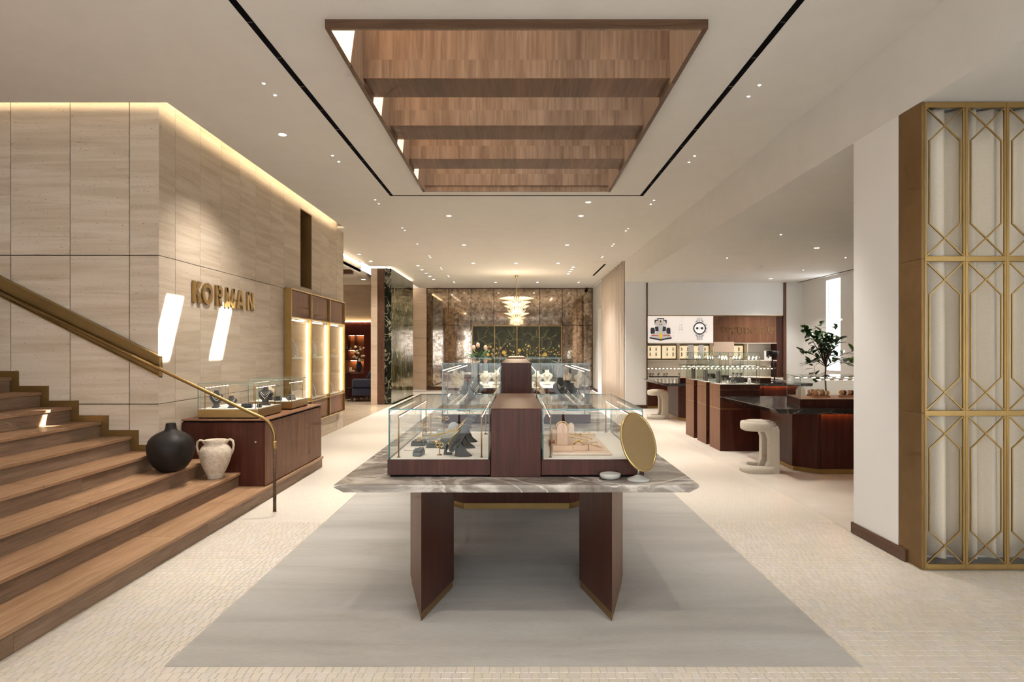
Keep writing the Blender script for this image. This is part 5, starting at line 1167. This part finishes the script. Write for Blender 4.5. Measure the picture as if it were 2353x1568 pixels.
for z, a, b in ((zb_-.012, xc[1]+.1, xc[3]-.03), (zm2-.035, xc[1]+.1, xc[2]-.03), (zm1-.035, xc[1]+.13, xc[3]-.03)): MB().box(a, b, .20, .24, z-.008, z).build('led_strip', 'led_warm', sh)
for k, (px, py, w, h_) in enumerate(((797.5, 802, .07, .10), (803.5, 802, .05, .06), (803, 859, .08, .22), (808.5, 859, .10, .12), (816, 859, .2, .02))): tag(MB().cbox(sx(px)-w/2, sx(px)+w/2, 22.40, 22.48, szz(py)+.001 if py > 850 else zm2+.001, (szz(py) if py > 850 else zm2)+h_, .004).build('shelf_box', 'cream'), 'small cream box on the lit salon shelves, ' + ('first on the upper shelf', 'second on the upper shelf', 'tall one on the lower shelf', 'middle one on the lower shelf', 'flat one on the lower shelf')[k], 'box')
fv = thing('flower_vase', 'dark glass vase of cream and peach roses on a table in the salon', 'flowers', (P(825, 0, 21.6).x, 21.6, .93)); MB().lathe([(.05, 0), (.09, .10), (.10, .22), (.06, .34), (.055, .40), (.05, .40)], 20).build('vase', 'navy', fv)
r = random.Random(5)
for k in range(22):
    p = (r.uniform(-.17, .17), r.uniform(-.12, .12), .52+r.uniform(-.14, .34)); MB().ball(p, r.uniform(.035, .058), 10, sz=.8).build('bloom', 'petal_peach' if k % 4 == 0 else 'petal_cream', fv)
for k in range(10): a = r.uniform(0, 6.28); MB().tube([(0, 0, .3), (.08*math.cos(a), .08*math.sin(a), .5)], .006, 5).build('stem', 'leaf', fv)
ct = thing('console_table', 'dark console table under the salon flowers', 'table', (P(825, 0, 21.6).x, 21.6, 0)); MB().cbox(-.4, .4, -.18, .18, .89, .93, .004).build('top', 'burgundy', ct)
for a in (-.37, .37):
    for b in (-.15, .15): MB().box(a-.015, a+.015, b-.015, b+.015, 0, .89).build('leg', 'black_metal', ct)
KF = 20.4/F; so_ = thing('sofa', 'navy blue sofa on thin black legs seen through the salon opening', 'sofa', ((835-VX)*KF, 20.8, 0)); 
MB().cbox(-.37, .45, -.42, .42, .19, .44, .03).build('base', 'navy', so_); MB().cbox(-.37, .45, -.42, -.22, .44, .745, .04).build('backrest', 'navy', so_); MB().cbox(-.37, -.22, -.22, .42, .44, .66, .03).build('arm', 'navy', so_); MB().cbox(-.21, .45, -.21, .42, .44, .54, .03).build('seat_cushion', 'navy', so_)
c = MB().cbox(-.17, .17, -.05, .05, -.17, .17, .04).build('cushion', 'navy', so_); c.location = (.22, -.05, .80); c.rotation_euler = (.2, .5, 0)
for a in (-.34, .42):
    for b in (-.39, .38): MB().box(a-.015, a+.015, b-.015, b+.015, 0, .19).build('leg', 'black_metal', so_)
o = thing('side_table', 'small black side table beside the navy sofa', 'table', ((793-VX)*KF, 20.6, 0)); MB().cbox(-.16, .16, -.2, .2, .42, .44, .003).build('top', 'black_metal', o)
for a in (-.14, .14): MB().box(a-.01, a+.01, -.01, .01, 0, .42).build('leg', 'black_metal', o)

# ------------------------------------------------------------------ chandelier, painted panel, back room pieces
YCH = 21.75; chn = thing('chandelier', 'tiered crystal chandelier glowing before the mirrored wall', 'chandelier', (0, YCH, ZC)); KC = YCH/F; cz_ = lambda py: CH-(py-VY)*KC-ZC
MB().lathe([(.01, -.10), (.03, -.09), (.062, -.012), (.062, 0)], 20).build('canopy', 'brass_bright', chn); MB().tube([(0, 0, -.09), (0, 0, cz_(690))], .008, 8).build('rod', 'brass_bright', chn)
def blade(m, r0, r1, z0, z1, a, w):
    c, s = math.cos(a), math.sin(a); t = Vector((-s, c, 0)); p0 = Vector((r0*c, r0*s, z0)); p1 = Vector((r1*c, r1*s, z1)); pm = p0.lerp(p1, .55)+Vector((0, 0, abs(r1-r0)*.18)); up = Vector((0, 0, .006))
    v = [p0-t*w*.4, p0+t*w*.4, pm+t*w, p1, pm-t*w]; m.add([q for q in v]+[q-up for q in v], [(0, 1, 2, 3, 4), (9, 8, 7, 6, 5), (0, 5, 6, 1), (1, 6, 7, 2), (2, 7, 8, 3), (3, 8, 9, 4), (4, 9, 5, 0)])
tiers = ((.20, .60, 691, 686, 30), (.28, .51, 701, 694, 28), (.29, .44, 709, 703, 26), (.22, .33, 722, 712, 22), (.16, .44, 728, 720, 20), (.15, .32, 736, 730, 18), (.10, .24, 744, 738, 14))
for r0, r1, pa, pb, n in tiers:
    m = MB()
    for k in range(n): blade(m, r0, r1, cz_(pa), cz_(pb), 2*math.pi*k/n, .024)
    m.build('crystal_tier', 'crystal', chn)
for r0, pa, pb, n in ((.27, 692, 706, 26), (.24, 705, 716, 24), (.20, 713, 724, 20), (.15, 726, 738, 16), (.10, 737, 746, 12)):
    m = MB()
    for k in range(n): blade(m, r0, r0*.72, cz_(pa), cz_(pb), 2*math.pi*k/n, .022)
    m.build('crystal_skirt', 'crystal', chn)
for k in range(8): a = 2*math.pi*k/8; MB().ball((.12*math.cos(a), .12*math.sin(a), cz_(700 if k % 2 else 716)), .035, 8, sz=1.3).build('bulb', 'bulb', chn)
for k in range(4): a = 2*math.pi*k/4; MB().ball((.06*math.cos(a), .06*math.sin(a), cz_(736)), .03, 8, sz=1.3).build('bulb', 'bulb', chn)
cz0 = ZC+cz_(715); ld = bpy.data.lights.new('chandelier_light', 'POINT'); ld.energy = 60; ld.color = WARM; ld.shadow_soft_size = .3; lo = bpy.data.objects.new('chandelier_light', ld); COL.objects.link(lo); lo.location = (0, YCH-.75, cz0)
YP = YB-.35; KP = YP/F; px_ = lambda p: (p-VX)*KP; pz_ = lambda p: CH-(p-VY)*KP
pn_ = thing('painted_screen', 'dark green four part screen painted with pale branches and golden blossoms', 'screen', (0, YP, 0)); r = random.Random(12)
edges = [1086, 1136.5, 1188, 1239, 1290]
for a, b in zip(edges, edges[1:]): MB().cbox(px_(a)+.012, px_(b)-.012, 0, .04, .05, pz_(750), .004).build('panel', 'lacquer_green', pn_)
for e in edges: MB().cbox(px_(e)-.014, px_(e)+.014, -.006, .045, 0, pz_(749), .003).build('upright', 'brass', pn_)
MB().cbox(px_(1085), px_(1291), -.006, .045, pz_(750), pz_(748.5), .003).build('top_rail', 'brass', pn_); MB().box(px_(1084), px_(1085), -.02, .06, 0, pz_(748)).build('side_frame', 'walnut_dark', pn_); MB().box(px_(1291), px_(1293), -.02, .06, 0, pz_(748)).build('side_frame', 'walnut_dark', pn_)
def pr(q): return (px_(1070+q[0]/9.8), pz_(740+q[1]/9.8))
brs = [[(235, 480), (300, 400), (400, 360), (490, 310)], [(300, 400), (285, 310), (270, 200)], [(430, 350), (440, 260), (515, 150)], [(330, 400), (430, 460), (470, 520)], [(730, 750), (760, 560), (760, 430), (690, 350), (690, 290), (830, 200)], [(690, 350), (600, 300), (530, 250)], [(790, 620), (850, 530), (960, 450), (1070, 410), (1300, 390)], [(1070, 410), (1030, 310), (950, 180)], [(870, 510), (900, 430), (960, 390)], [(1060, 250), (1120, 160)], [(1400, 700), (1340, 590), (1280, 640)], [(1440, 690), (1460, 560), (1400, 480)], [(1500, 720), (1580, 610), (1640, 560)], [(1730, 390), (1690, 350), (1520, 335), (1450, 270), (1380, 250), (1320, 300), (1280, 240)], [(1520, 335), (1480, 400)], [(1610, 330), (1590, 230), (1640, 150)], [(1810, 690), (1740, 590), (1715, 500), (1730, 440), (1680, 400)], [(1810, 650), (1900, 560), (1930, 470), (1910, 370), (2000, 310), (2060, 260)], [(1720, 380), (1800, 290), (1820, 210), (1890, 180)], [(1910, 390), (1850, 370), (1790, 400)], [(1860, 650), (1910, 700), (1900, 750)], [(560, 480), (520, 530), (620, 470), (720, 500)], [(1000, 540), (1060, 540), (1130, 560)]]
m = MB()
def ribbon(m, pts, w):
    p = [Vector(pr(q)) for q in pts]; q = [p[0]]
    for i in range(len(p)-1):
        a, b = p[max(i-1, 0)], p[i]; c, d = p[i+1], p[min(i+2, len(p)-1)]
        for k in range(1, 6): t = k/5; q.append(.5*((2*b)+(c-a)*t+(2*a-5*b+4*c-d)*t*t+(3*b-a-3*c+d)*t**3))
    for i in range(len(q)-1):
        t = (q[i+1]-q[i]); 
        if t.length < 1e-6: continue
        t.normalize(); n = Vector((-t.y, t.x))*w*(1-.6*i/len(q)); u = [q[i]-n, q[i+1]-n, q[i+1]+n, q[i]+n]; m.plate_xz([(v.x, v.y) for v in u], -.004, -.001)
for b in brs: ribbon(m, b, .012)
for k in range(130):
    b = r.choice(brs); i = r.randrange(len(b)); x, y = b[i][0]+r.uniform(-40, 40), b[i][1]+r.uniform(-40, 20); a = r.uniform(0, 6.28); L = r.uniform(25, 60); ribbon(m, [(x, y), (x+L*.5*math.cos(a)+6, y+L*.5*math.sin(a)), (x+L*math.cos(a), y+L*math.sin(a))], .005)
m.build('painted_branches', 'paint_gold', pn_)
fl = {'paint_ochre': MB(), 'paint_cream': MB(), 'paint_rust': MB()}
for k in range(120):
    x, y = r.uniform(180, 2130), 760-abs(r.gauss(0, 110)); w = r.uniform(.012, .035); p = Vector(pr((x, y))); fl[r.choice(('paint_ochre', 'paint_cream', 'paint_cream', 'paint_rust'))].plate_xz([(p.x+w*math.cos(t*1.047), p.y+w*math.sin(t*1.047)) for t in range(6)], -.006, -.002)
for x, y, w in ((865, 690, .085), (1210, 640, .07), (1785, 740, .09), (1415, 545, .05), (500, 735, .07), (560, 560, .05)): p = Vector(pr((x, y))); fl['paint_ochre'].plate_xz([(p.x+w*(1+.2*math.cos(3*t))*math.cos(t*.524), p.y+w*math.sin(t*.524)) for t in range(12)], -.008, -.002)
for k, m in fl.items(): m.build('painted_blossoms', k, pn_)
KB = 20.0/F; fp = thing('flower_arrangement', 'dark leafy arrangement with pale protea flowers behind the tall cases', 'flowers', ((1102-VX)*KB, 20.0, .95)); r = random.Random(9)
MB().lathe([(.08, 0), (.13, .12), (.12, .26), (.09, .30)], 20).build('vase', 'black_metal', fp)
for k in range(34):
    a = r.uniform(0, 6.28); L = r.uniform(.25, .48); e = r.uniform(.05, .7); p1 = Vector((math.cos(a)*L, math.sin(a)*L, .3+e*.75)); p0 = Vector((0, 0, .28)); pm = p0.lerp(p1, .5)+Vector((0, 0, .12)); MB().tube([p0, pm, p1], [.008, .028, .003], 5).build('leaf', 'leaf', fp)
for x, z in ((-.18, .80), (-.05, .88), (.19, .80)): MB().ball((x, -.05, z), .062, 12, sz=1.35).build('flower', 'protea', fp)
pt = thing('back_counter', 'low marble topped counter under the leafy arrangement', 'counter', (-1.2, 20.0, 0)); MB().cbox(-.5, .5, -.3, .3, 0, .91, .004).build('body', 'mahogany', pt); MB().cbox(-.52, .52, -.32, .32, .91, .95, .004).build('top', 'marble_grey', pt)
tag(MB().ball((2.9, YB-.15, ZC-.11), .055, 14).tube([(2.9, YB-.15, ZC-.06), (2.9, YB-.15, ZC)], .03, 10).build('security_camera', 'black_metal'), 'small black dome camera at the top corner of the mirrored wall', 'camera')

# ------------------------------------------------------------------ ceiling lamps
ORD = ('first', 'second', 'third', 'fourth', 'fifth', 'sixth', 'seventh', 'eighth', 'ninth', 'tenth', 'eleventh', 'twelfth', 'thirteenth', 'fourteenth', 'fifteenth', 'sixteenth', 'seventeenth')
LC = {}
def lamp(px, py, z, big, label, grp, e, tilt=None, size=None):
    if grp: LC[grp] = LC.get(grp, -1)+1; label += ', %s from the camera' % ORD[LC[grp]]
    p = G(px, py, z); r_ = .043 if big else .013
    o = thing('downlight', label, 'downlight', (p.x, p.y, z), 0, grp)
    MB().tube([(0, 0, -.004), (0, 0, .0)], r_+.006, 20).build('trim_ring', 'white_paint', o); MB().tube([(0, 0, -.0055), (0, 0, -.004)], r_, 20).build('lens', 'downlight_lens' if big else 'pinhole_lens', o)
    d = bpy.data.lights.new('lamp_beam', 'SPOT'); d.energy = e; d.spot_size = math.radians(size or (110 if big else 60)); d.spot_blend = .7; d.color = WARMW; d.shadow_soft_size = .05
    l = bpy.data.objects.new('lamp_beam', d); COL.objects.link(l); l.parent = o; l.location = (0, 0, -.02)
    if tilt: l.rotation_euler = tilt
EB, EP = 300, 160
for a, b in ((1351.6, 464.4), (1031.5, 496), (1335, 496), (1066, 563), (1303, 563), (1087.5, 604.8), (1185.5, 604.8), (1282.5, 604.8), (1186, 624.4), (1139, 649), (1234.7, 649)): lamp(a, b, ZC, True, 'round recessed downlight over the central aisle of the main ceiling', 'aisle downlights', EB)
lamp(649, 309, ZC, True, 'single large round downlight near the stone wall corner', None, EB)
for a, b in ((960.5, 610.6), (969.7, 619.8), (979.5, 627.8), (988, 635.4), (996.3, 642)): lamp(a, b, ZC, True, 'round downlight in the diagonal row beside the green marble wall', 'marble wall downlights', EB*.4)
for a, b in ((1317, 614), (1313.3, 619.2), (1310, 624.4), (1306, 629.3)): lamp(a, b, ZC, True, 'round downlight in the short row right of the chandelier', 'chandelier side downlights', EB*.4)
for a, b in ((825, 584.6), (852, 600.5)): lamp(a, b, ZC, True, 'round downlight in front of the salon opening', 'opening downlights', EB*.6)
for a, b in ((606, 191), (632, 218), (764, 357), (778.4, 371.3), (862, 459), (870.6, 468.3), (924.4, 523.7), (930, 529.6), (959, 560.5), (986, 588.3), (989, 591.7), (1012.6, 615.5), (1015, 618.3), (1029.4, 633.6), (1031.5, 635.7), (1042.5, 648), (1045, 649.8)): lamp(a, b, ZC, False, 'tiny pinhole spotlight left of the wood skylight line', 'left pinhole spotlights', EP)
for a, b in ((1745, 195), (1720, 221), (1596, 358), (1583, 372.6), (1503, 460), (1495.5, 469), (1443.4, 524.7), (1438.2, 530.5), (1410.4, 561), (1406.4, 565.4), (1385.3, 589), (1382.8, 591.7), (1330.5, 648.3), (1328.6, 650)): lamp(a, b, ZC, False, 'tiny pinhole spotlight right of the wood skylight line', 'right pinhole spotlights', EP)
for a, b in ((1794.3, 539.2), (1943, 592), (1670.6, 593), (1845.7, 620.4)): lamp(a, b, ZR, False, 'tiny pinhole spotlight in the lower boutique ceiling', 'boutique pinhole spotlights', EP*1.3)
lamp(1876.7, 569.8, ZR, True, 'round downlight in the boutique ceiling nearest the white pillar', None, EB*.7); lamp(1771, 640.5, ZR, True, 'round downlight in the boutique ceiling near the watch wall', None, EB*.7)
for q, (x, y) in enumerate(((-5.2, 16.5), (-6.3, 17.5), (-5.6, 18.6), (-5.0, 20.6))):
    o = thing('downlight', 'round downlight in the salon ceiling, %s from the camera' % ORD[q], 'downlight', (x, y, 3.98), 0, 'salon downlights'); MB().tube([(0, 0, -.005), (0, 0, 0)], .06, 18).build('lens', 'downlight_lens', o)
    d = bpy.data.lights.new('lamp_beam', 'SPOT'); d.energy = EB*.5; d.spot_size = 1.7; d.spot_blend = .7; d.color = WARMW; l = bpy.data.objects.new('lamp_beam', d); COL.objects.link(l); l.parent = o; l.location = (0, 0, -.02)

# the same ceiling goes on towards the viewer
for x, y in ((-1.25, 2.9), (1.25, 2.9), (-1.25, .6), (1.25, .6), (-2.8, 3.6), (-2.8, 1.2), (2.6, 1.2), (-4.6, 4.2)):
    q = VX + x/y*F; lamp(q, VY-(ZC-CH)/y*F, ZC, True, 'round downlight in the ceiling above the viewer', 'downlights above the viewer', EB*.26)
